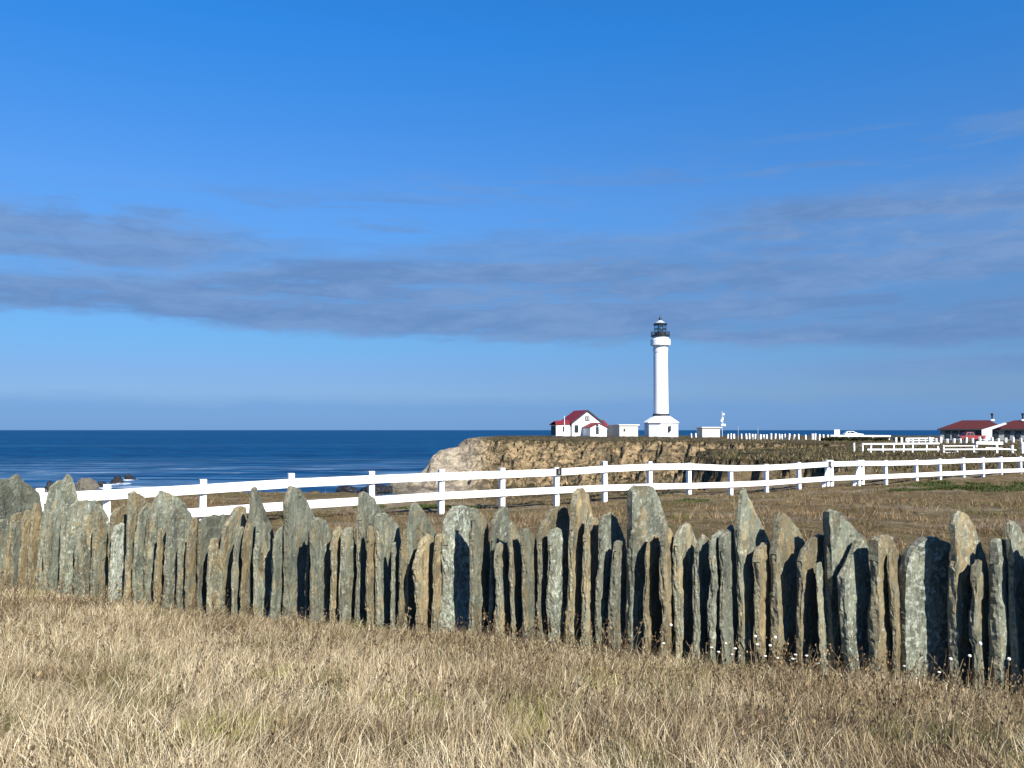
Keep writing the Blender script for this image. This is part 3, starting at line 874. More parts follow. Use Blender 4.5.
q = px(843.2, 438.8, 200.0); q.z = hz(q.x, q.y) + 0.35
cr_ = empty('parked_car', q, R(-4)); tag(cr_, 'white car parked by the white board on the cliff top', 'car')
a = MB(); side_solid(a, [(0.0, 0.4), (0.02, 0.85), (0.25, 0.95), (3.0, 0.95), (4.1, 0.82), (4.3, 0.6), (4.3, 0.35), (4.0, 0.32), (3.9, 0.62), (3.3, 0.62), (3.15, 0.32), (1.2, 0.32), (1.05, 0.62), (0.5, 0.62), (0.35, 0.32)], 1.8)
a.build('body', M['white_car'], cr_)
a = MB(); side_solid(a, [(0.2, 0.94), (0.6, 1.42), (1.9, 1.46), (3.0, 0.94)], 1.7, 0.25); a.build('cab', M['white_car'], cr_)
a = MB(); side_solid(a, [(0.45, 0.98), (0.72, 1.34), (1.15, 1.38), (1.15, 0.98)], 1.74, 0.25); a.build('window', M['glass'], cr_)
a = MB(); side_solid(a, [(1.25, 0.98), (1.25, 1.38), (1.85, 1.38), (2.65, 0.98)], 1.74, 0.25); a.build('window', M['glass'], cr_)
for xw in (0.78, 3.6):
    for yw in (-0.8, 0.8): wheel(cr_, xw, yw, 0.33)

# white board on posts
q = px(836.5, 439.5, 186.0); q.z = hz(q.x, q.y)
sb = empty('notice_board', q); tag(sb, 'white square board on posts beside the white car', 'sign')
a = MB(); a.box((0, 0, 1.65), (1.15, 0.08, 1.05)); a.build('board', M['white'], sb)
for s2_ in (-0.45, 0.45):
    a = MB(); a.box((s2_, 0.09, 0.6), (0.12, 0.1, 2.6)); a.build('post', M['white'], sb)

# low white rail behind a hedge
q0 = px(830, 438, 184.0); q1 = px(890, 438.4, 184.0)
rl = empty('low_rail', (q0.x, q0.y, hz(q0.x, q0.y))); tag(rl, 'low white rail fence in front of the white car', 'fence')
a = MB(); a.beam((0, 0, 0.95), (q1.x - q0.x, 0, 0.85), 0.08, 0.34); a.build('rail', M['white'], rl)
for k in range(8):
    a = MB(); a.box((0.3 + k * (q1.x - q0.x - 0.6) / 7, 0.12, 0.25), (0.2, 0.16, 1.4)); a.build('post', M['white'], rl)


# distant paddock fences on the right
def rail_fence(label, Yb, posts, rails, group=None, name='paddock_fence', pw=0.14):
    """posts: (x, ytop, ybot, lean px); rails: (x0,y0,x1,y1,thickness px)"""
    s = Yb / F
    o = empty(name, px(posts[0][0], posts[0][2], Yb)); O = Vector(o.location)
    tag(o, label, 'fence', group)
    for (x, yt, yb_, ln_) in posts:
        a = MB(); A = px(x + ln_, yt, Yb) - O; B = px(x, yb_ + 1.2, Yb) - O
        a.beam(B, A, pw, pw * 1.1, Vector((0, 1, 0))); a.build('post', M['fence'], o)
    for (x0, y0, x1, y1, th) in rails:
        a = MB(); A = px(x0, y0, Yb) - O + Vector((0, -pw * 0.85, 0)); B = px(x1, y1, Yb) - O + Vector((0, -pw * 0.85, 0))
        a.beam(A, B, 0.05, th * s); a.build('rail', M['fence'], o)
    return o


rail_fence('white two-rail paddock fence with leaning posts, left of the maroon-roofed houses', 96.0,
           [(853.3, 442.8, 451.5, 0), (861.7, 443, 451.5, 0), (869.5, 443, 452.5, 1), (881.5, 443, 453, .6), (892.3, 443, 453.3, .8), (902, 443, 453.7, 1.0), (911, 443, 454, 1.0), (925.4, 443, 454, 0.3), (936.8, 446, 452.3, 0)],
           [(861.7, 443.9, 938, 443.3, 1.5), (866, 449.4, 938, 449.3, 1.5)])
rail_fence('white framed gate-like fence panel in the paddock below the red pickup', 93.0,
           [(942.6, 445, 453.8, 0), (972.6, 445.3, 455, 0), (956, 449, 452.5, 0)],
           [(942.6, 445.9, 972.6, 445.7, 0.8), (942.6, 449.3, 1008, 449.0, 1.3), (942.6, 452.6, 977, 452.4, 0.9)])
rail_fence('short thick white rail on two posts below the maroon-roofed houses', 90.0,
           [(975.2, 442, 446, 0), (995.4, 443, 455, 0), (1010.9, 445, 455, 0)],
           [(974.4, 442.8, 1001, 443.1, 2.8), (983.5, 448.2, 1000.5, 448.6, 1.8), (1002, 449, 1014, 449.8, 1.0)], pw=0.2)
rail_fence('white rail fence at the photo right edge before the houses', 88.0,
           [(1021, 443, 452, 0), (1042, 443, 453, 0), (1062, 443, 454, 0)],
           [(1019.5, 443.3, 1064, 443.7, 2.6), (1019.5, 448.6, 1064, 449, 1.6)], pw=0.2)
rail_fence('thin far white rail fence between the hedge and the red pickup', 155.0,
           [(905, 438, 442, 0), (911, 438, 442, 0), (918, 438, 442, 0), (924.5, 438, 442, 0), (931, 438, 442, 0)],
           [(905, 438.4, 933, 438.2, 1.2), (905, 440.6, 933, 440.4, 0.9)])

# ---------------------------------------------------------------- the long white fence
fo = empty('white_rail_fence', px(FP[2][0], FP[2][4], FPW[2]))
O = Vector(fo.location)
tag(fo, 'long white two-rail post fence crossing the turf above the slate slabs', 'fence')
for i, (q, Yf) in enumerate(zip(FP, FPW)):
    if i == 0: continue
    x, yt, y1_, y2_, yg = q
    top = px(x, yt, Yf) - O; bot = px(x, yg, Yf) - O
    a = MB()
    a.box(((top.x + bot.x) / 2, bot.y, (top.z + bot.z - 0.35) / 2), (0.165, 0.15, top.z - bot.z + 0.35), rz=R(30), bev=0.008)
    if i in (15, 16):      # braced posts
        a.beam((bot.x - 0.26, bot.y, bot.z - 0.1), (top.x + 0.1, top.y, top.z - 0.1), 0.12, 0.14)
        a.box((bot.x + 0.28, bot.y + 0.2, (top.z + bot.z) / 2), (0.15, 0.14, top.z - bot.z), bev=0.006)
    a.build('post', M['fence'], fo)
    if i + 1 < len(FP):
        q2 = FP[i + 1]; Y2_ = FPW[i + 1]
        for yi, hh in ((2, 0.235), (3, 0.22)):
            A = px(x, q[yi], Yf) - O; B = px(q2[0], q2[yi], Y2_) - O
            dirv = (B - A).normalized(); nrm = Vector((dirv.y, -dirv.x, 0)).normalized()
            off_ = nrm * 0.125
            a = MB(); a.beam(A + off_ + dirv * 0.004, B + off_ - dirv * 0.004, 0.045, hh)
            a.build('rail', M['fence'], fo)


def marker(label, i, ys):
    x = FP[i][0]; Yf = FPW[i]
    c = px(x - 0.6, ys, Yf)
    dirv = (px(FP[i + 1][0], 0, FPW[i + 1]) - px(FP[i - 1][0], 0, FPW[i - 1])); ang = math.atan2(dirv.y, dirv.x)
    o = empty('fence_sign', c + Vector((math.sin(ang), -math.cos(ang), 0)) * 0.165, ang)
    tag(o, label, 'sign')
    a = MB(); a.box((0, 0, 0), (0.26, 0.02, 0.235), bev=0.004); a.build('plate', M['sign_black'], o)
    # small white walking figure
    a = MB(); a.lathe([(0.0, -0.008), (0.024, -0.008), (0.024, 0.0), (0.0, 0.0)], 12, M=Matrix.Translation((0.005, -0.013, 0.075)) @ Matrix.Rotation(R(90), 4, 'X'))
    a.beam((0, -0.016, 0.045), (0.0, -0.016, -0.02), 0.01, 0.045); a.beam((0.0, -0.016, -0.02), (-0.04, -0.016, -0.09), 0.01, 0.024)
    a.beam((0.0, -0.0175, -0.02), (0.035, -0.0175, -0.09), 0.01, 0.024); a.beam((0.0, -0.0165, 0.035), (0.05, -0.0165, 0.0), 0.01, 0.018); a.beam((0.0, -0.0172, 0.035), (-0.045, -0.0172, -0.005), 0.01, 0.018)
    fg = a.build('figure', M['grey_wall'], o); fg.scale = (0.7, 1, 0.8)


marker('small black marker plate on the white fence, below the red-roofed house', 8, 471.4)
marker('small black marker plate on the braced fence post at right', 15, 463.8)


# ---------------------------------------------------------------- sea rocks
def rock(label, x0, x1, ytop, ybase, mat, seed, group=None, squash=0.8):
    Yb = (ZC - SEA) / ((ybase - 430) / F)
    s = Yb / F
    w = (x1 - x0) * s / 2; h = (ybase - ytop) * s
    bm = bmesh.new(); bmesh.ops.create_icosphere(bm, subdivisions=4, radius=1.0)
    co = np.array([v.co for v in bm.verts])
    n = fbm(co[:, 0] * 1.3 + seed, co[:, 1] * 1.3 + 4, co[:, 2] * 1.3 + 9, 5, 0.6)
    n2 = fbm(co[:, 0] * 3 + seed, co[:, 1] * 3, co[:, 2] * 3 + 2, 4, 0.6, True)
    sc_ = 0.5 + 0.75 * n + 0.35 * n2
    co = co * sc_[:, None]
    co[:, 0] *= w / np.abs(co[:, 0]).max(); co[:, 1] *= w * squash; co[:, 2] = co[:, 2] / co[:, 2].max() * h
    co[:, 2] = np.where(co[:, 2] < 0, co[:, 2] * 0.3 - 0.3, co[:, 2])
    for v, c in zip(bm.verts, co): v.co = c
    me = bpy.data.meshes.new('sea_rock'); bm.to_mesh(me); bm.free(); me.materials.append(mat)
    o = bpy.data.objects.new('sea_rock', me); COL.objects.link(o)
    o.location = ((x0 + x1) / 2 * s - 512 * s, Yb, SEA)
    tag(o, label, 'rock', group)
    return o


rock('large pale tan rock in the sea beyond the left fence end', 77, 101, 477, 490, M['tan_rock'], 1)
rock('low dark rock touching the right side of the pale tan rock', 97, 110, 481, 486.5, M['dark_rock'], 2)
rock('domed black rock with surf at its foot, largest of the dark sea rocks', 112.5, 126, 475.3, 483.3, M['dark_rock'], 3)
rock('small black rock farthest out to sea', 126, 134, 473.5, 479, M['dark_rock'], 4)
rock('tiny black rock just right of the farthest black rock', 132.5, 137.5, 476.5, 479, M['dark_rock'], 5)
rock('dark rock left of the pale tan rock, behind a peaked slab', 47, 57, 480, 490, M['dark_rock'], 6)
rock('pale low rock at the shore behind the leftmost slabs', 36, 50, 487, 492, M['tan_rock'], 7)
rock('long dark rock awash at the foot of the bluff, left of the headland', 336, 362, 485, 494, M['dark_rock'], 8)
rock('dark jagged rock at the headland foot beside the fence post', 358, 394, 483.5, 493, M['dark_rock'], 9)
rock('brown boulder at the headland toe', 384, 410, 480, 492, M['tan_rock'], 10)

# ring of surf round the domed rock: part of the water surface
def surf(x, y, rx, ry):
    Yb = (ZC - SEA) / ((y - 430) / F); s = Yb / F
    n = 40; vs = []; 
    for ring, k in ((0, 0.55), (1, 1.0)):
        for i in range(n):
            a = 2 * math.pi * i / n
            rr = k * (1 + 0.25 * math.sin(3 * a + x) + 0.15 * math.sin(7 * a + 2 * x))
            vs.append(((x - 512) * s + rx * s * rr * math.cos(a), Yb + ry * rr * math.sin(a), SEA + 0.06 + (0.12 if ring == 0 else 0)))
    fs = [(i, (i + 1) % n, n + (i + 1) % n, n + i) for i in range(n)] + [tuple(range(n))]
    return mesh_obj('surf', vs, fs, M['surf'])


m, t = new_mat('surf_foam')
n_ = t.noise(t.pos, 0.9, 6, 0.7, 0.5)
t.b.inputs['Base Color'].default_value = (0.75, 0.8, 0.82, 1); t.b.inputs['Roughness'].default_value = 0.9
t.put(t.mapr(n_, 0.42, 0.58), t.b.inputs['Alpha'])
M['surf'] = m
for a_ in ((121, 484, 9, 4.5), (42, 489.5, 8, 3.0), (68, 486, 7, 3), (104, 488, 9, 2.5), (130, 480, 7, 2.5)):
    tag(surf(*a_), kind='structure')

exec_stones = True
# ---------------------------------------------------------------- slate slabs
# base x px, outline px (left to right over the top), rust, lichen, tint, extra turn deg, thickness m, label
SL = [
 (-95, [(-92, 515), (-85, 500), (-70, 497), (-55, 505), (-40, 520)], .3, .2, 1, 0, .09, None),
 (-62, [(-60, 510), (-50, 502), (-40, 506), (-28, 520)], .6, .2, 1, 0, .09, None),
 (-34, [(-30, 500), (-18, 480), (-8, 476), (0, 479), (10, 480), (18, 474), (24, 480), (33, 487), (41, 493), (45, 508)], .1, .25, .78, -14, .10, 'broad dark grey slab with sloping shoulder at the left edge, behind the front slabs'),
 (-12, [(-12, 530), (-4, 524), (10, 518), (13, 530)], .1, .4, 1.05, 0, .08, 'low grey slab with a slanting pale top at the extreme left'),
 (3, [(11, 522), (13, 514), (22, 512), (25, 516)], .9, .2, 1.0, 0, .09, 'tan-edged slab under the broad dark slab at far left'),
 (14, [(17, 530), (20, 521), (27, 520), (29, 532)], .2, .1, .95, 0, .07, 'plain olive slab, low, between two tan slabs at far left'),
 (20, [(25, 520), (27, 511), (33, 509), (35, 520)], .7, .25, 1.1, 0, .07, 'pale-topped narrow slab with rusty side at far left'),
 (29, [(35, 520), (38, 508), (42, 502), (45, 504), (47, 522)], .8, .1, 1.05, 3, .08, 'leaning brown slab against the left side of the big peaked slab'),
 (36, [(43, 525), (47, 505), (52, 487), (60, 481), (67, 480), (71, 474), (75, 478), (80, 495), (84, 508), (86, 520)], .25, .35, 1.05, -6, .10, 'big peaked slab with a vertical pale rib below its tip, left of the sea rocks'),
 (47, [(50, 525), (53, 513), (60, 510), (64, 508), (66, 522)], .2, .2, 1.0, 0, .08, 'short olive slab standing in front of the big peaked slab'),
 (62, [(64, 512), (66, 506), (68, 508), (69, 520)], .2, .5, 1.05, 0, .05, 'thin grey slab at the right side of the big peaked slab'),
 (68, [(67, 520), (69, 507), (76, 501), (88, 500), (97, 501), (103, 507), (109, 517), (111, 535)], .2, .45, 1.1, -4, .09, 'wide flat-topped pale grey slab under the fence post at left'),
 (79, [(79, 545), (83, 534), (90, 531), (93, 545)], .3, .5, 1.0, 0, .08, 'low rough slab in front of the wide flat-topped slab'),
 (93, [(95, 530), (97, 514), (102, 511), (108, 519), (110, 540)], .4, .25, .95, -3, .08, 'dark olive slab with pale left edge, right half of the wide flat-topped slab'),
 (110, [(112, 515), (118, 508), (126, 504), (131, 508), (132, 525)], .9, .1, .85, -3, .08, 'rusty slab behind the white-blotched slab'),
 (112, [(113, 540), (115, 528), (120, 524), (127, 524), (129, 545)], .0, 1.2, 1.25, 0, .07, 'short slab with white lichen blotches, near the left end'),
 (129, [(130, 510), (131, 494), (136, 492), (145, 496), (152, 501), (155, 508), (155, 525)], .55, .1, .95, 0, .08, 'rusty-edged slab with a square left corner right of the white-blotched slab'),
 (136, [(136, 530), (139, 514), (146, 505), (152, 503), (155, 520)], .25, .15, 1.0, 0, .05, 'smooth grey slab with a slanted shoulder beside the rusty-edged slab'),
 (138, [(138, 548), (140, 541), (143, 540), (146, 548)], .1, .5, 1.15, 0, .06, 'very short pale grey slab at the foot of two grey slabs'),
 (146, [(147, 530), (150, 512), (156, 500), (162, 491), (168, 492), (177, 496), (186, 502), (192, 510), (198, 518)], .2, .4, 1.1, -5, .10, 'broad pale humped slab left of the fence post with a short lower rail'),
 (159, [(159, 540), (161, 530), (164, 528), (166, 540)], .9, .1, .95, 0, .05, 'small rusty slab before the broad humped slab'),
 (165, [(167, 530), (169, 516), (172, 509), (176, 508), (183, 514), (189, 522), (191, 540)], .3, .5, 1.05, 0, .08, 'light scaly slab with rounded point before the broad humped slab'),
 (180, [(181, 552), (184, 541), (188, 539), (191, 550)], .3, .2, .95, 0, .07, 'low plain slab with slanted tip below a small black hollow'),
 (191, [(191, 530), (193, 519), (199, 518), (202, 530)], .8, .2, .95, 0, .06, 'narrow rusty slab right of the black hollow'),
 (200, [(200, 522), (206, 517), (216, 515), (228, 514), (229, 530)], .15, .1, .72, -8, .07, 'dark flat-topped slab below the short lower rail'),
 (209, [(209, 548), (213, 538), (217, 537), (220, 550)], .5, .4, 1.1, 0, .07, 'short cream-edged slab in front of the dark flat-topped slab'),
 (218, [(219, 545), (222, 528), (228, 519), (233, 511), (240, 506), (246, 507), (248, 520)], .5, .2, .95, -3, .09, 'rounded olive slab with tan left edge, leaning to a blunt top'),
 (234, [(236, 550), (240, 535), (245, 526), (248, 527), (249, 545)], .3, .3, 1.0, 0, .06, 'short curved slab at the foot of the rounded olive slab'),
 (241, [(243, 548), (246, 530), (249, 522), (251, 535)], .95, .1, .8, 0, .05, 'thin rusty slab leaning beside the tall pointed slab'),
 (246, [(248, 540), (250, 500), (251, 489), (253, 486), (256, 494), (262, 507), (268, 518), (274, 528), (276, 545)], .1, .15, .95, -3, .08, 'tall sharply pointed grey slab, tip on the lower fence rail'),
 (257, [(258, 532), (260, 518), (264, 518), (270, 526), (275, 535), (275, 550)], .2, .3, 1.0, 0, .07, 'grey slab with slanted top in front of the sharply pointed slab'),
 (272, [(274, 538), (278, 529), (284, 525), (287, 540)], .1, .1, .85, 0, .05, 'shadowed low slab left of the tall broad blade'),
 (271, [(273, 555), (275, 546), (278, 552), (281, 575)], .4, 1.0, 1.5, 0, .07, 'short cream-white pointed slab in shadow gap'),
 (288, [(286, 520), (286, 503), (289, 493), (293, 487), (298, 487), (304, 495), (311, 506), (317, 514), (320, 522), (319, 545)], .2, .15, .95, -5, .11, 'tall broad grey-green blade with a brown-stained foot'),
 (306, [(309, 545), (311, 528), (315, 522), (318, 530)], .3, .3, .9, 0, .05, 'thin low slab right of the tall broad blade'),
 (315, [(314, 535), (316, 521), (322, 518), (331, 520), (334, 526), (337, 540)], .25, .3, 1.05, -2, .08, 'square-shouldered olive slab with flat top'),
 (331, [(331, 548), (335, 532), (340, 527), (343, 529), (344, 545)], .8, .4, 1.15, 0, .06, 'slab with an orange-cream broken tip'),
 (342, [(342, 545), (345, 529), (351, 527), (355, 526), (357, 540)], .3, .4, 1.05, 0, .08, 'squared narrow slab left of a tall two-toned slab'),
 (356, [(358, 520), (359, 498), (361, 492), (366, 493), (374, 499), (382, 508), (388, 519), (389, 535)], .1, .3, .95, -3, .09, 'tall slab with pale left edge and sloping dark shoulder, under the fence post'),
 (369, [(369, 540), (370, 527), (375, 525), (378, 535)], .7, .1, .9, 0, .06, 'narrow brown slab before the sloping dark shoulder'),
 (378, [(379, 530), (380, 516), (383, 513), (388, 513), (395, 518), (402, 526), (404, 540)], .2, .2, 1.05, -3, .08, 'light olive slab with domed left corner and slanting right shoulder'),
 (393, [(393, 552), (395, 543), (398, 541), (400, 552)], .1, .3, 1.1, 0, .05, 'thin pale sliver standing low between two larger slabs'),
 (398, [(399, 550), (402, 535), (405, 529), (407, 545)], .6, .1, .75, 0, .05, 'dark curved sliver leaning on the blade-shaped slab'),
 (404, [(406, 540), (409, 518), (413, 504), (416, 502), (422, 508), (430, 518), (437, 527), (441, 535), (442, 550)], .3, .1, .9, -4, .09, 'blade-shaped slab with sharp tip left of a lichen-covered slab'),
 (421, [(417, 568), (420, 553), (426, 538), (432, 534), (436, 536), (437, 552)], .85, .3, 1.1, 0, .07, 'bowed rusty slab with an orange patch halfway up'),
 (431, [(433, 550), (434, 536), (438, 532), (443, 534), (446, 545)], .7, .1, .9, 0, .07, 'round-topped brown slab touching the bowed rusty slab'),
 (441, [(445, 545), (447, 525), (450, 511), (456, 506), (463, 505), (469, 508), (471, 520), (473, 545)], .0, .8, 1.0, -1, .12, 'wide lichen-covered slab with pale green-white crust'),
 (470, [(470, 520), (472, 508), (477, 511), (484, 518), (489, 524), (490, 540)], .35, .2, .95, 0, .09, 'tall olive slab right against the lichen-covered slab'),
 (487, [(489, 540), (490, 522), (494, 513), (499, 509), (502, 505), (505, 508), (508, 520), (512, 540)], .1, .5, 1.0, -3, .07, 'speckled blue-grey slab with a pointed top below a fence post'),
 (496, [(496, 555), (498, 543), (503, 542), (508, 543), (512, 555)], .4, .2, 1.0, 0, .09, 'flat-topped low slab in front of the speckled pointed slab'),
 (514, [(511, 545), (512, 527), (514, 521), (519, 525), (523, 531), (527, 545)], .4, .2, .9, 0, .06, 'thin curved slab leaning left, right of the speckled pointed slab'),
 (526, [(523, 545), (523, 529), (528, 529), (534, 532), (538, 537), (541, 550)], .4, .1, .95, 0, .07, 'curved olive slab with a peaked right shoulder'),
 (537, [(539, 545), (541, 530), (546, 518), (552, 510), (560, 506), (567, 508), (570, 520), (572, 540)], .5, .3, .95, -4, .07, 'arched slab whose right half lies in blue shadow'),
 (549, [(549, 545), (550, 530), (556, 528), (563, 528), (566, 540)], .05, .55, 1.1, 0, .09, 'pale blue-grey flat-topped slab inside the arched slab'),
 (565, [(570, 530), (571, 505), (573, 494), (578, 489), (582, 488), (587, 494), (592, 506), (595, 520), (598, 535)], .75, .2, 1.05, -3, .10, 'tall slab with rusty left edge and pointed grey top below fence'),
 (580, [(585, 540), (587, 522), (591, 518), (598, 518), (602, 522), (604, 540)], .6, .3, 1.0, 0, .08, 'slab with tan leaning edge between tall rusty slab and knobbly slab'),
 (597, [(599, 540), (600, 520), (605, 515), (611, 514), (616, 516), (620, 526), (625, 540), (628, 552)], .1, .5, 1.05, -3, .06, 'knobbly-edged pale slab with rounded top just left of the tallest slab'),
 (609, [(610, 552), (612, 541), (617, 539), (621, 542), (623, 555)], .3, .3, 1.0, 0, .09, 'low blunt slab standing before the blue shadow beside the tallest slab'),
 (625, [(626, 530), (626, 505), (627, 491), (632, 486), (641, 485), (651, 488), (656, 496), (661, 508), (666, 522), (672, 535), (675, 550)], .25, .4, 1.1, -6, .12, 'tallest, widest slab with a broad pale flat top, centre right'),
 (642, [(642, 555), (644, 541), (649, 536), (656, 535), (661, 548)], .85, .2, 1.0, 0, .07, 'orange-edged narrow slab in front of the tallest slab'),
 (659, [(659, 545), (660, 530), (664, 526), (669, 529), (674, 538), (678, 550)], .7, .1, .95, 0, .08, 'brown slab with a small pointed top at right side of the tallest slab'),
 (675, [(674, 545), (676, 534), (681, 526), (686, 523), (690, 528), (694, 540), (699, 553)], .45, .4, 1.05, -3, .09, 'slab with an oval pale cap and tan left edge'),
 (691, [(694, 550), (698, 540), (703, 535), (707, 538), (712, 550)], .2, .2, 1.05, 0, .07, 'pale curved slab with a small peak right of the oval-capped slab'),
 (707, [(705, 560), (706, 543), (711, 535), (719, 529), (721, 535), (724, 548)], .05, .5, 1.1, 0, .07, 'jagged pale grey slab leaning left with a slanted point'),
 (721, [(721, 550), (722, 537), (728, 533), (735, 525), (740, 535), (743, 548)], .1, .35, 1.05, 0, .07, 'narrow pale slab just left of the lance-shaped slab'),
 (737, [(736, 530), (738, 508), (740, 494), (743, 490), (747, 497), (753, 511), (760, 526), (765, 536), (769, 548), (773, 560)], .35, .3, 1.1, -5, .08, 'tall lance-shaped pale green slab, sharp tip above its neighbours'),
 (753, [(753, 560), (756, 546), (761, 543), (766, 545), (772, 556), (776, 566)], .95, .1, 1.05, 0, .09, 'short rust-orange slab right of the lance-shaped slab'),
 (770, [(771, 555), (773, 535), (776, 519), (780, 513), (786, 516), (794, 524), (801, 533), (806, 541), (808, 556)], .6, .2, 1.1, -5, .10, 'yellow-brown edged slab with a smooth sloping olive face'),
 (795, [(792, 560), (796, 549), (803, 539), (811, 534), (818, 534), (824, 538), (829, 548), (832, 560)], .55, .3, 1.0, -4, .09, 'hooked arch-topped slab with pale crest and brown foot'),
 (815, [(815, 572), (817, 562), (820, 561), (824, 570), (832, 580)], .3, .5, 1.05, 0, .06, 'thin short rod-like slab inside the arch-topped slab'),
 (825, [(826, 545), (825, 525), (825, 513), (830, 509), (837, 511), (842, 519), (850, 526), (858, 532), (864, 538), (870, 552)], .1, .35, 1.0, -5, .11, 'tall slab with a thick blunt top and grey slanting face, centre of right group'),
 (846, [(838, 578), (846, 565), (854, 553), (860, 542), (865, 538), (870, 548), (876, 562)], .1, .5, 1.15, 0, .10, 'pale slab with a diagonal ridge leaning on the tall blunt slab'),
 (868, [(868, 560), (868, 540), (872, 536), (884, 536), (889, 542), (894, 552), (898, 566)], .75, .45, 1.1, -1, .12, 'wide square-topped slab with brown-stained right half'),
 (889, [(888, 562), (891, 549), (895, 546), (901, 551), (905, 562)], .8, .1, .95, -4, .05, 'small brown slab tip behind the wide square-topped slab'),
 (895, [(896, 600), (898, 570), (904, 552), (912, 543), (922, 537), (933, 537), (941, 541), (947, 549), (953, 562)], .15, .7, 1.05, -10, .16, 'big domed slab, its right half in deep blue shadow'),
 (947, [(945, 560), (945, 540), (945, 523), (949, 515), (955, 512), (960, 516), (966, 528), (972, 541), (977, 553), (981, 568)], .65, .4, 1.15, -4, .10, 'tall slab with dark rough edge and bright cream top, right group'),
 (967, [(967, 580), (968, 563), (973, 560), (978, 561), (986, 572), (992, 586)], .35, .2, 1.1, 0, .08, 'low narrow pale olive slab right of the cream-topped tall slab'),
 (986, [(987, 565), (988, 543), (992, 538), (998, 539), (1004, 550), (1010, 562), (1016, 578)], .1, .45, 1.1, -3, .12, 'stout rough grey slab, second from the right edge'),
 (1009, [(1010, 565), (1009, 540), (1011, 524), (1015, 522), (1020, 527), (1028, 537), (1036, 550)], .1, .4, 1.05, -3, .08, 'slender tall grey slab at the right edge'),
 (1033, [(1033, 565), (1034, 545), (1040, 537), (1050, 548), (1056, 565)], .4, .3, 1.0, 0, .1, None),
 (1052, [(1053, 570), (1054, 550), (1062, 540), (1072, 552), (1078, 570)], .2, .3, 1.0, 0, .1, None),
 (1075, [(1076, 570), (1077, 535), (1082, 528), (1094, 545), (1105, 570)], .2, .3, 1.0, 0, .1, None),
]
for k_ in range(7):
    b_ = 1102 + k_ * 27
    SL.append((b_, [(b_ + 1, 575), (b_ + 3, 548 - 14 * (k_ % 3)), (b_ + 9, 535 - 10 * (k_ % 2)), (b_ + 18, 548), (b_ + 26, 580)], .2 + .3 * (k_ % 2), .3, 1.0, 0, .1, None))
for k_ in range(4):
    b_ = -120 - k_ * 25
    SL.append((b_, [(b_ + 2, 520), (b_ + 6, 505 - 8 * (k_ % 2)), (b_ + 14, 500), (b_ + 25, 515)], .3, .3, 1.0, 0, .1, None))
SL.sort(key=lambda q_: q_[0])


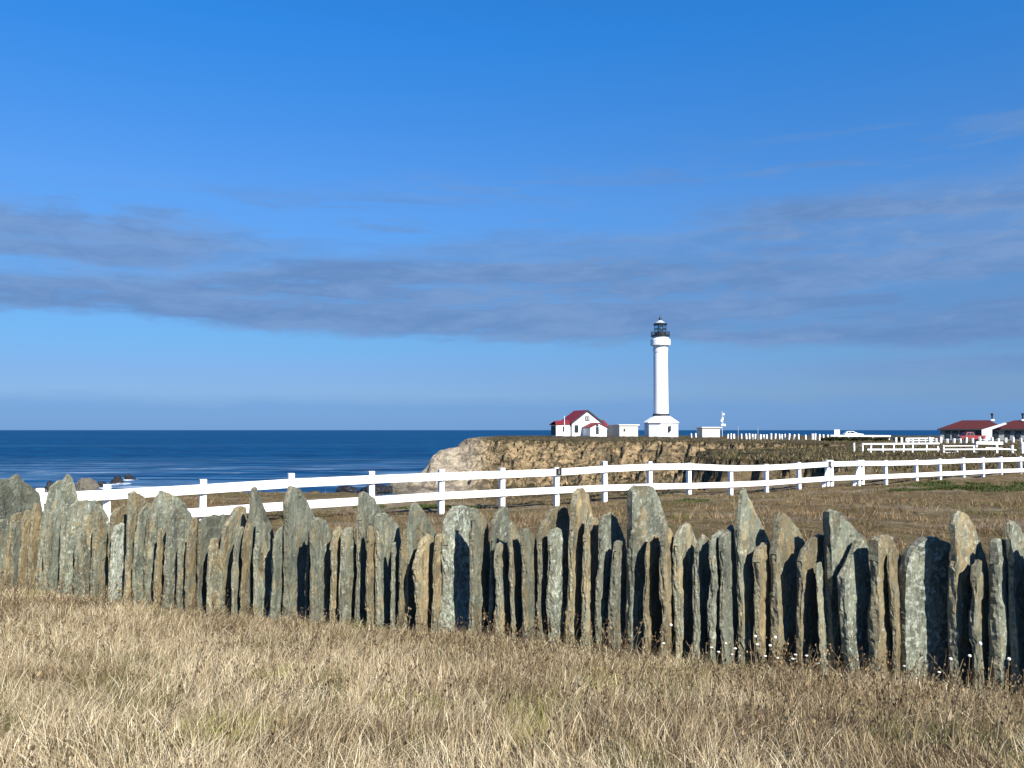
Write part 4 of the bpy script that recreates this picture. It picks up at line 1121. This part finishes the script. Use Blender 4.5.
def stone(idx, spec, nxt, seq):
    xb, outl, rust, lich, tint, turn, thk, label = spec
    u = (xb - 512) / F
    ray = math.atan2(1.0, u)                                    # azimuth of the sight line
    k = (xb + 50) / 1100.0
    wm = (max(p_[0] for p_ in outl) - min(p_[0] for p_ in outl)) * line_Y(u) / F
    dmin = 44 - 27 * max(0, min(1, k * 1.35)); thk = thk * (0.95 - 0.15 * k)
    dl = max(dmin, min(64, math.degrees(math.asin(min(0.9, wm / 0.62)))))
    phi = ray - R(dl) + R(random.uniform(-3, 3))
    dv = Vector((math.cos(phi), math.sin(phi), 0)); nb = Vector((-math.sin(phi), math.cos(phi), 0))
    Yb = line_Y(u) + random.uniform(-0.05, 0.05)
    thp = thk * math.sin(phi) * F / Yb * 0.75                    # how far the thickness reaches left in pixels
    # big slabs stand a little behind those in front of them
    if turn < -2: Yb += 0.10
    O_ = Vector(((xb + thp - 512) / F * Yb, Yb, 0))

    def on_plane(x, y):
        x = x + thp * max(0.0, 1.0 - (x - outl[0][0]) / max(4.0, outl[-1][0] - outl[0][0]))
        uu = (x - 512) / F
        # (O + t dv) . x = uu * (O + t dv) . y
        t_ = (uu * O_.y - O_.x) / (dv.x - uu * dv.y)
        t_ = max(-0.4, min(1.1, t_))
        Yp = O_.y + t_ * dv.y
        return t_, ZC - (y - 430) / F * Yp
    pts = list(outl)
    if nxt is not None and pts[-1][0] < nxt + 6 and seq:
        pts.append((nxt + 8, pts[-1][1] + 14))
    pl = [on_plane(*q_) for q_ in pts]
    # keep the outline monotone in t
    gz = hz(O_.x, O_.y) - 0.22
    tb0, _ = on_plane(xb, 600)
    pl = np.array(pl)
    NC, NR = 26, 50
    seg = np.hypot(np.diff(pl[:, 0]), np.diff(pl[:, 1])); cum = np.concatenate([[0], np.cumsum(seg)])
    inner = cum[1:-1]; cand = np.linspace(0, cum[-1], NC)
    ss = cand.copy()
    for c_ in inner:
        j_ = 1 + int(np.argmin(np.abs(cand[1:-1] - c_))); ss[j_] = c_
    ss = np.sort(ss)
    tt = np.interp(ss, cum, pl[:, 0]); zt = np.interp(ss, cum, pl[:, 1])
    rs = idx * 3.7
    jag = (vnoise(ss * 28 + rs, rs) - 0.5) * 0.026 + (vnoise(ss * 60 + rs, rs + 5) - 0.5) * 0.018
    zt = zt + jag
    tb1 = max(pl[:, 0].max() * 0.92, tb0 + 0.12)
    tbot = np.linspace(tb0, tb1, NC)
    rr = np.linspace(0, 1, NR)[:, None]
    T = tbot[None] * (1 - rr) + tt[None] * rr
    Zg = gz * (1 - rr) + zt[None] * rr
    # rough long edges
    sgrid = np.linspace(0, 1, NC)[None]
    edge = np.exp(-sgrid * 9)
    T = T + ((fbm(Zg * 3 + rs, rs, 1, 3, 0.6) - 0.5) * 0.028 + np.floor(vnoise(Zg * 11 + rs, rs + 2) * 4) / 4 * 0.018) * edge * (1 - 0.4 * rr) + (fbm(Zg * 7 + rs, rs + 9, 2, 4) - 0.5) * 0.05 * np.exp(-(1 - sgrid) * 9)
    # face relief: soft warp plus flaked steps
    f0 = (fbm(T * 2.2 + rs, Zg * 1.6, rs, 2) - 0.5) * 0.05 + (T - tb0) * random.uniform(-0.06, 0.06) + (Zg - gz) * random.uniform(-0.03, 0.03)
    st = fbm(T * 5 + rs, Zg * 2.6, rs + 3, 3)
    step0 = np.floor(st * 4.5) / 4.5 * 0.05
    st2 = fbm(T * 5 + rs, Zg * 2.6, rs + 13, 3)
    step1 = np.floor(st2 * 4.5) / 4.5 * 0.05
    fl = fbm(T * 11 + rs, Zg * 3.4 + T * 2, rs + 21, 3, 0.6, True)
    step0 = step0 + np.floor(fl * 4) / 4 * 0.018 + (vnoise(T * 45 + rs, Zg * 22, rs) - 0.5) * 0.008
    taper = (1 - 0.12 * rr) * (0.9 + 0.2 * vnoise(Zg * 6 + rs, rs))
    b0 = f0 + step0 - 0.02
    b1 = f0 + thk * taper - step1 + 0.02
    chamf = 0.014
    verts = []
    for sheet, off_ in ((0, b0), (1, b1)):
        Tc = T.copy(); Zc = Zg.copy()
        for i in range(NR):
            for j in range(NC):
                p_ = O_ + dv * float(T[i, j]) + nb * float(off_[i, j])
                verts.append((p_.x, p_.y, float(Zg[i, j])))
    n0 = NR * NC
    faces = []
    for i in range(NR - 1):
        for j in range(NC - 1):
            a_ = i * NC + j
            faces.append((a_, a_ + 1, a_ + NC + 1, a_ + NC))
            faces.append((n0 + a_ + 1, n0 + a_, n0 + a_ + NC, n0 + a_ + NC + 1))
    # rims with a middle row so that the edge is broken, not a clean box side
    def rim(ids, out):
        prev = None
        mids = []
        m_n = 3
        for r_i, a_ in enumerate(ids):
            A = Vector(verts[a_]); B = Vector(verts[a_ + n0]); row = [a_]
            for m_ in range(1, m_n + 1):
                f_ = m_ / (m_n + 1)
                bulge = 0.006 * math.sin(math.pi * f_) + 0.020 * (float(vnoise(r_i * 0.28 + rs, m_ * 1.3, idx)) - 0.5) + 0.006 * (random.random() - 0.5)
                P_ = A.lerp(B, f_) + out * bulge
                verts.append(tuple(P_)); row.append(len(verts) - 1)
            row.append(a_ + n0); mids.append(row)
        for r0, r1 in zip(mids[:-1], mids[1:]):
            for m_ in range(len(r0) - 1): faces.append((r0[m_], r0[m_ + 1], r1[m_ + 1], r1[m_]))
    rim([i * NC for i in range(NR)], -dv)
    rim([(NR - 1) * NC + j for j in range(NC)], Vector((0, 0, 1)))
    rim([i * NC + NC - 1 for i in range(NR)][::-1], dv)
    base_ = Vector((O_.x, O_.y, gz))
    me = bpy.data.meshes.new('slate_stone')
    me.from_pydata([(v_[0] - base_.x, v_[1] - base_.y, v_[2] - base_.z) for v_ in verts], [], faces)
    me.update()
    bm = bmesh.new(); bm.from_mesh(me); bmesh.ops.recalc_face_normals(bm, faces=bm.faces); bm.to_mesh(me); bm.free()
    ea = np.zeros(len(me.vertices), dtype=np.float32); ea[2 * n0:] = 1.0
    at = me.attributes.new('split_edge', 'FLOAT', 'POINT'); at.data.foreach_set('value', ea)
    me.materials.append(M['slate'])
    o = bpy.data.objects.new('slate_stone', me); COL.objects.link(o)
    o.location = base_
    o['rust'] = float(rust); o['lichen'] = float(lich); o['tint'] = float(tint) * random.uniform(0.9, 1.3)
    tag(o, label or 'grey slate slab just outside the photo edge, in the slab fence', 'stone slab', 'slate slabs of the stone fence', 'thing')
    return o


xs = [s_[0] for s_ in SL]
for i, sp in enumerate(SL):
    nxt = min([x for x in xs if x > sp[0] + 3], default=None)
    stone(i, sp, nxt, True)


# ---------------------------------------------------------------- grass
def blades(name, N, sampler, hmin, hmax, wmin, wmax, lean, palette, mat, patch, segs=2, kind='stuff', hfun=None, zfun=None):
    X, Y = sampler(N)
    N = len(X)
    Z = height(X, Y) if zfun is None else zfun(X, Y)
    h = rng.uniform(hmin, hmax, N) * (0.7 + 0.6 * fbm(X * 1.1, Y * 1.1, 2.0, 2))
    if hfun is not None: h = h * hfun(X, Y)
    w = rng.uniform(wmin, wmax, N)
    ang = rng.uniform(0, 2 * np.pi, N)
    la = rng.normal(0.6, 1.1, N) + (fbm(X * 0.9, Y * 0.9, 21.0, 2) - 0.5) * 9 + rng.normal(0, 0.8, N)                    # wind from the left
    ll = np.abs(rng.normal(lean, lean * 0.5, N)) * h
    ca, sa = np.cos(ang), np.sin(ang)
    lx, ly = np.cos(la) * ll, np.sin(la) * ll
    rows = []
    for k in range(segs + 1):
        f = k / segs
        cx = X + lx * f ** 1.7; cy = Y + ly * f ** 1.7; cz = Z - 0.02 + h * f * (1 - 0.12 * f)
        ww = w * (1 - 0.75 * f)
        if k < segs:
            rows.append(np.stack([cx - ca * ww / 2, cy - sa * ww / 2, cz], -1)); rows.append(np.stack([cx + ca * ww / 2, cy + sa * ww / 2, cz], -1))
        else:
            rows.append(np.stack([cx, cy, cz], -1))
    V = np.stack(rows, 1)                           # N, 2*segs+1, 3
    nv = V.shape[1]
    base_i = np.arange(N)[:, None] * nv
    quads = []
    for k in range(segs - 1):
        quads.append(base_i + np.array([[2 * k, 2 * k + 1, 2 * k + 3, 2 * k + 2]]))
    quads = np.concatenate(quads, 0) if quads else np.zeros((0, 4), int)
    tris = base_i + np.array([[2 * segs - 2, 2 * segs - 1, 2 * segs]])
    o = big_mesh(name, V.reshape(-1, 3), quads, mat, smooth=False, tris=tris)
    pal = np.array(palette)
    pidx = patch(X, Y, N)
    c = pal[pidx] * rng.uniform(0.78, 1.22, (N, 1))
    c4 = np.concatenate([c, np.ones((N, 1))], 1)
    call = np.repeat(c4, nv, 0).astype(np.float32)
    at = o.data.color_attributes.new('blade', 'FLOAT_COLOR', 'POINT')
    at.data.foreach_set('color', call.ravel())
    return tag(o, kind=kind)


PAL = [(0.50, 0.41, 0.255), (0.33, 0.25, 0.14), (0.68, 0.585, 0.40), (0.19, 0.135, 0.07), (0.13, 0.12, 0.045), (0.085, 0.050, 0.030), (0.25, 0.235, 0.075)]


def near_sampler(N):
    Y = 2.2 + rng.random(N) ** 0.85 * 10.2
    X = rng.uniform(-1, 1, N) * (0.66 * Y + 1.6)
    lim = line_Y(X / Y)
    ok = Y < lim + 0.45
    return X[ok], Y[ok]


def near_patch(X, Y, N):
    p1 = fbm(X * 0.9, Y * 1.4, 1.0, 4); p2 = fbm(X * 1.7 + 9, Y * 2.4, 4.0, 3); p3 = fbm(X * 1.2 + 40, Y * 1.2, 6.0, 3)
    r = rng.random(N)
    idx = np.where(r < 0.42, 0, np.where(r < 0.68, 1, np.where(r < 0.84, 2, 3)))
    # brown dock and weed patches, mostly in a band below the slabs
    dist = line_Y(X / Y) - Y
    band = np.exp(-((dist - 0.7) / 0.9) ** 2)
    br = (p1 + 0.16 * band + rng.normal(0, 0.09, N)) > 0.615
    idx = np.where(br, np.where(r < 0.36, 3, np.where(r < 0.52, 5, np.where(r < .8, 1, 0))), idx)
    gr = (p2 + rng.normal(0, 0.05, N)) > 0.655
    idx = np.where(gr & (r < 0.55), 4, idx)
    gy = (p3 + rng.normal(0, 0.03, N)) > 0.70
    idx = np.where(gy & (r < 0.5), 6, idx)
    return idx


def near_h(X, Y):
    dist = line_Y(X / Y) - Y
    return np.where(dist < 0.0, 0.5, np.clip(0.55 + dist * 0.5, 0, 1)) * (0.7 + 0.5 * fbm(X * 0.6, Y * 0.6, 5.0, 2)) * np.clip(0.25 + 1.5 * fbm(X * 7, Y * 7, 15.0, 2), 0.4, 1.5)


blades('grass', 340000, near_sampler, 0.05, 0.205, 0.0026, 0.0060, 0.36, PAL, M['blade'], near_patch, 3, hfun=near_h)


blades('grass', 150000, near_sampler, 0.04, 0.17, 0.003, 0.008, 1.15, [(0.46, 0.38, 0.25), (0.20, 0.15, 0.085), (0.62, 0.54, 0.38), (0.09, 0.065, 0.035), (0.12, 0.115, 0.04), (0.06, 0.042, 0.025), (0.24, 0.23, 0.07)], M['blade'], near_patch, 3)


def heads_sampler(N):
    X, Y = near_sampler(N)
    return X, Y


# taller stalks with dark seed heads, in the band below the slabs
def weeds(n):
    X, Y = near_sampler(n)
    dist = line_Y(X / Y) - Y
    keep = rng.random(len(X)) < (0.40 + 0.60 * np.exp(-((dist - 0.5) / 0.7) ** 2)) * np.clip((fbm(X * 0.8, Y * 1.2, 1.0, 3) - 0.40) * 6, 0.12, 1)
    X = X[keep]; Y = Y[keep]; Z = height(X, Y)
    vs = []; fs = []; cols = []
    for x, y, z in zip(X, Y, Z):
        h = random.uniform(0.14, 0.36); lx = random.gauss(0.03, 0.08); ly = random.gauss(0, 0.06)
        brown = random.random() < 0.6
        c = (0.10, 0.068, 0.038) if brown else (0.24, 0.18, 0.10)
        a = random.uniform(0, 6.28); w = 0.0022
        dxx, dyy = math.cos(a) * w, math.sin(a) * w
        b = len(vs)
        vs += [(x - dxx, y - dyy, z - .02), (x + dxx, y + dyy, z - .02), (x + lx * .5 - dxx, y + ly * .5 - dyy, z + h * .55), (x + lx * .5 + dxx, y + ly * .5 + dyy, z + h * .55), (x + lx - dxx * .6, y + ly - dyy * .6, z + h), (x + lx + dxx * .6, y + ly + dyy * .6, z + h)]
        fs += [(b, b + 1, b + 3, b + 2), (b + 2, b + 3, b + 5, b + 4)]
        cols += [c] * 6
        for k in range(random.randint(4, 9)):         # seed clusters and side leaves
            f = random.uniform(0.55, 1.0); ex = x + lx * f + random.gauss(0, .012); ey = y + ly * f + random.gauss(0, .012); ez = z + h * f
            s = random.uniform(0.004, 0.009); b = len(vs); a2 = random.uniform(0, 6.28)
            vs += [(ex, ey, ez - s * 1.3), (ex + math.cos(a2) * s, ey + math.sin(a2) * s, ez), (ex, ey, ez + s * 1.8), (ex - math.cos(a2) * s, ey - math.sin(a2) * s, ez + .2 * s)]
            fs.append((b, b + 1, b + 2, b + 3)); mm = random.uniform(.7, 1.5); cols += [tuple(q * mm for q in c)] * 4
    o = mesh_obj('weeds', vs, fs, M['blade'])
    at = o.data.color_attributes.new('blade', 'FLOAT_COLOR', 'POINT')
    at.data.foreach_set('color', np.array([(*c, 1) for c in cols], dtype=np.float32).ravel())
    return tag(o, kind='stuff')


weeds(13000)


# turf between the slabs and the white fence, and up to the bluff edge
def far_sampler(N):
    Y = 7.4 + (rng.random(N) ** 1.15) * 50
    X = rng.uniform(-1, 1, N) * (0.64 * Y + 2.0)
    lim = line_Y(X / Y)
    ok = (Y > lim + 0.12)
    X = X[ok]; Y = Y[ok]
    d = coast_sd(X, Y) > 0.2
    return X[d], Y[d]


PAL2 = [(0.28, 0.195, 0.105), (0.18, 0.118, 0.058), (0.38, 0.29, 0.175), (0.075, 0.050, 0.026), (0.095, 0.09, 0.026), (0.21, 0.18, 0.05)]


def far_patch(X, Y, N):
    p1 = fbm(X * 0.5, Y * 0.8, 1.0, 4); p2 = fbm(X * 0.35 + 9, Y * 0.6, 4.0, 4); r = rng.random(N)
    idx = np.where(r < 0.36, 0, np.where(r < 0.66, 1, np.where(r < 0.78, 2, 3)))
    idx = np.where((p1 + rng.normal(0, .05, N)) > 0.60, np.where(r < .6, 3, 1), idx)
    idx = np.where((p2 + rng.normal(0, .05, N)) > 0.60, np.where(r < .45, 4, np.where(r < .6, 5, idx)), idx)
    return idx


def far_h(X, Y):
    cl_ = fbm(X * 1.6, Y * 1.6, 7.0, 3)
    return np.clip((cl_ - 0.38) * 5.5, 0.25, 1.6)


blades('grass', 300000, far_sampler, 0.06, 0.17, 0.006, 0.014, 0.7, PAL2, M['blade'], far_patch, 2, hfun=far_h)


# green ice-plant mats
def mat_sampler(cx, cy, rx, ry):
    def f(N):
        a = rng.uniform(0, 2 * np.pi, N); r = np.sqrt(rng.random(N))
        X = cx + rx * r * np.cos(a); Y = cy + ry * r * np.sin(a)
        k = fbm(X * 0.8, Y * 0.8, 3.0, 3) > 0.40 + 0.22 * r ** 3
        return X[k], Y[k]
    return f


GP = [(0.040, 0.062, 0.014), (0.060, 0.088, 0.020), (0.028, 0.044, 0.010), (0.12, 0.105, 0.04)]
gp_patch = lambda X, Y, N: rng.choice(4, N, p=[.4, .3, .2, .1])
for (xx, yy, Yb, rx, ry, n, hh) in ((985, 484, 40, 4.4, 4.5, 26000, 0.17), (915, 490, 37, 1.5, 1.0, 5000, 0.12), (700, 496, 31, 1.3, 0.8, 3500, 0.1), (420, 509, 28.5, 2.2, 0.7, 3000, 0.1), (865, 441, 172, 9, 1.6, 14000, 1.0)):
    cx = (xx - 512) / F * Yb
    blades('ground_cover', n, mat_sampler(cx, Yb, rx, ry), hh * 0.5, hh, 0.03 if hh < .5 else .12, 0.055 if hh < .5 else .25, 0.5, GP if hh < .5 else [(0.03, 0.038, 0.014), (0.045, 0.05, 0.02), (0.02, 0.026, 0.010), (0.07, 0.06, 0.03)], M['leafy'], gp_patch, 2)

# scrubby tussocks on the far flats and the cliff lip
def scrub_sampler(N):
    Y = rng.uniform(52, 200, N) 
    X = rng.uniform(-0.05, 0.68, N) * Y
    d = coast_sd(X, Y)
    k = (d > -0.5) & ((fbm(X * 0.25, Y * 0.25, 3.0, 4) > 0.52) | (np.abs(d) < 2.5) & (rng.random(N) < .5))
    return X[k], Y[k]


SP = [(0.075, 0.065, 0.028), (0.13, 0.10, 0.05), (0.05, 0.05, 0.02), (0.22, 0.165, 0.09)]
blades('scrub', 90000, scrub_sampler, 0.2, 0.5, 0.05, 0.12, 0.6, SP, M['blade'], lambda X, Y, N: rng.choice(4, N, p=[.35, .3, .15, .2]), 2)


# little white flower heads by the right-hand slabs
def wildflower():
    o = empty('wildflower', (0, 0, 0))
    a = MB(); a.beam((0, 0, -0.02), (0.012, 0, 0.2), 0.003, 0.003, Vector((1, 0, 0))); a.beam((0.012, 0, 0.2), (0.03, 0.01, 0.36), 0.0025, 0.0025, Vector((1, 0, 0))); a.build('stem', M['stem'], o)
    a = MB(); a.lathe([(0.004, 0.352), (0.012, 0.36), (0.0145, 0.367), (0.010, 0.376), (0.003, 0.379)], 9, (0.03, 0.01, 0)); a.build('flower_head', M['petal'], o)
    return o


wf = wildflower(); fst = True
for i, (xx, yy) in enumerate([(669, 622), (660, 640), (707, 644), (714, 652), (722, 640), (731, 645), (752, 633), (753, 641), (772, 634), (766, 642), (787, 655), (790, 651), (801, 652), (789, 662), (812, 669), (736, 655), (727, 667), (760, 665), (772, 672), (944, 655), (963, 652), (975, 640), (1002, 655), (897, 662), (931, 668)]):
    u = (xx - 512) / F; Yb = line_Y(u) - random.uniform(0.15, 0.4)
    X_ = u * Yb; g_ = hz(X_, Yb); zz = ZC - (yy - 430) / F * Yb
    s_ = max(0.5, (zz - g_) / 0.37)
    o = wf if fst else copy_tree(wf); fst = False
    o.location = (X_ - 0.03 * s_, Yb, g_); o.scale = (1.0, 1.0, s_); o.rotation_euler = (0, 0, 0)
    tag(o, 'small white dried flower head on a thin stalk in front of the right-hand slabs', 'wildflower', 'white flower heads among the dry grass by the slabs')
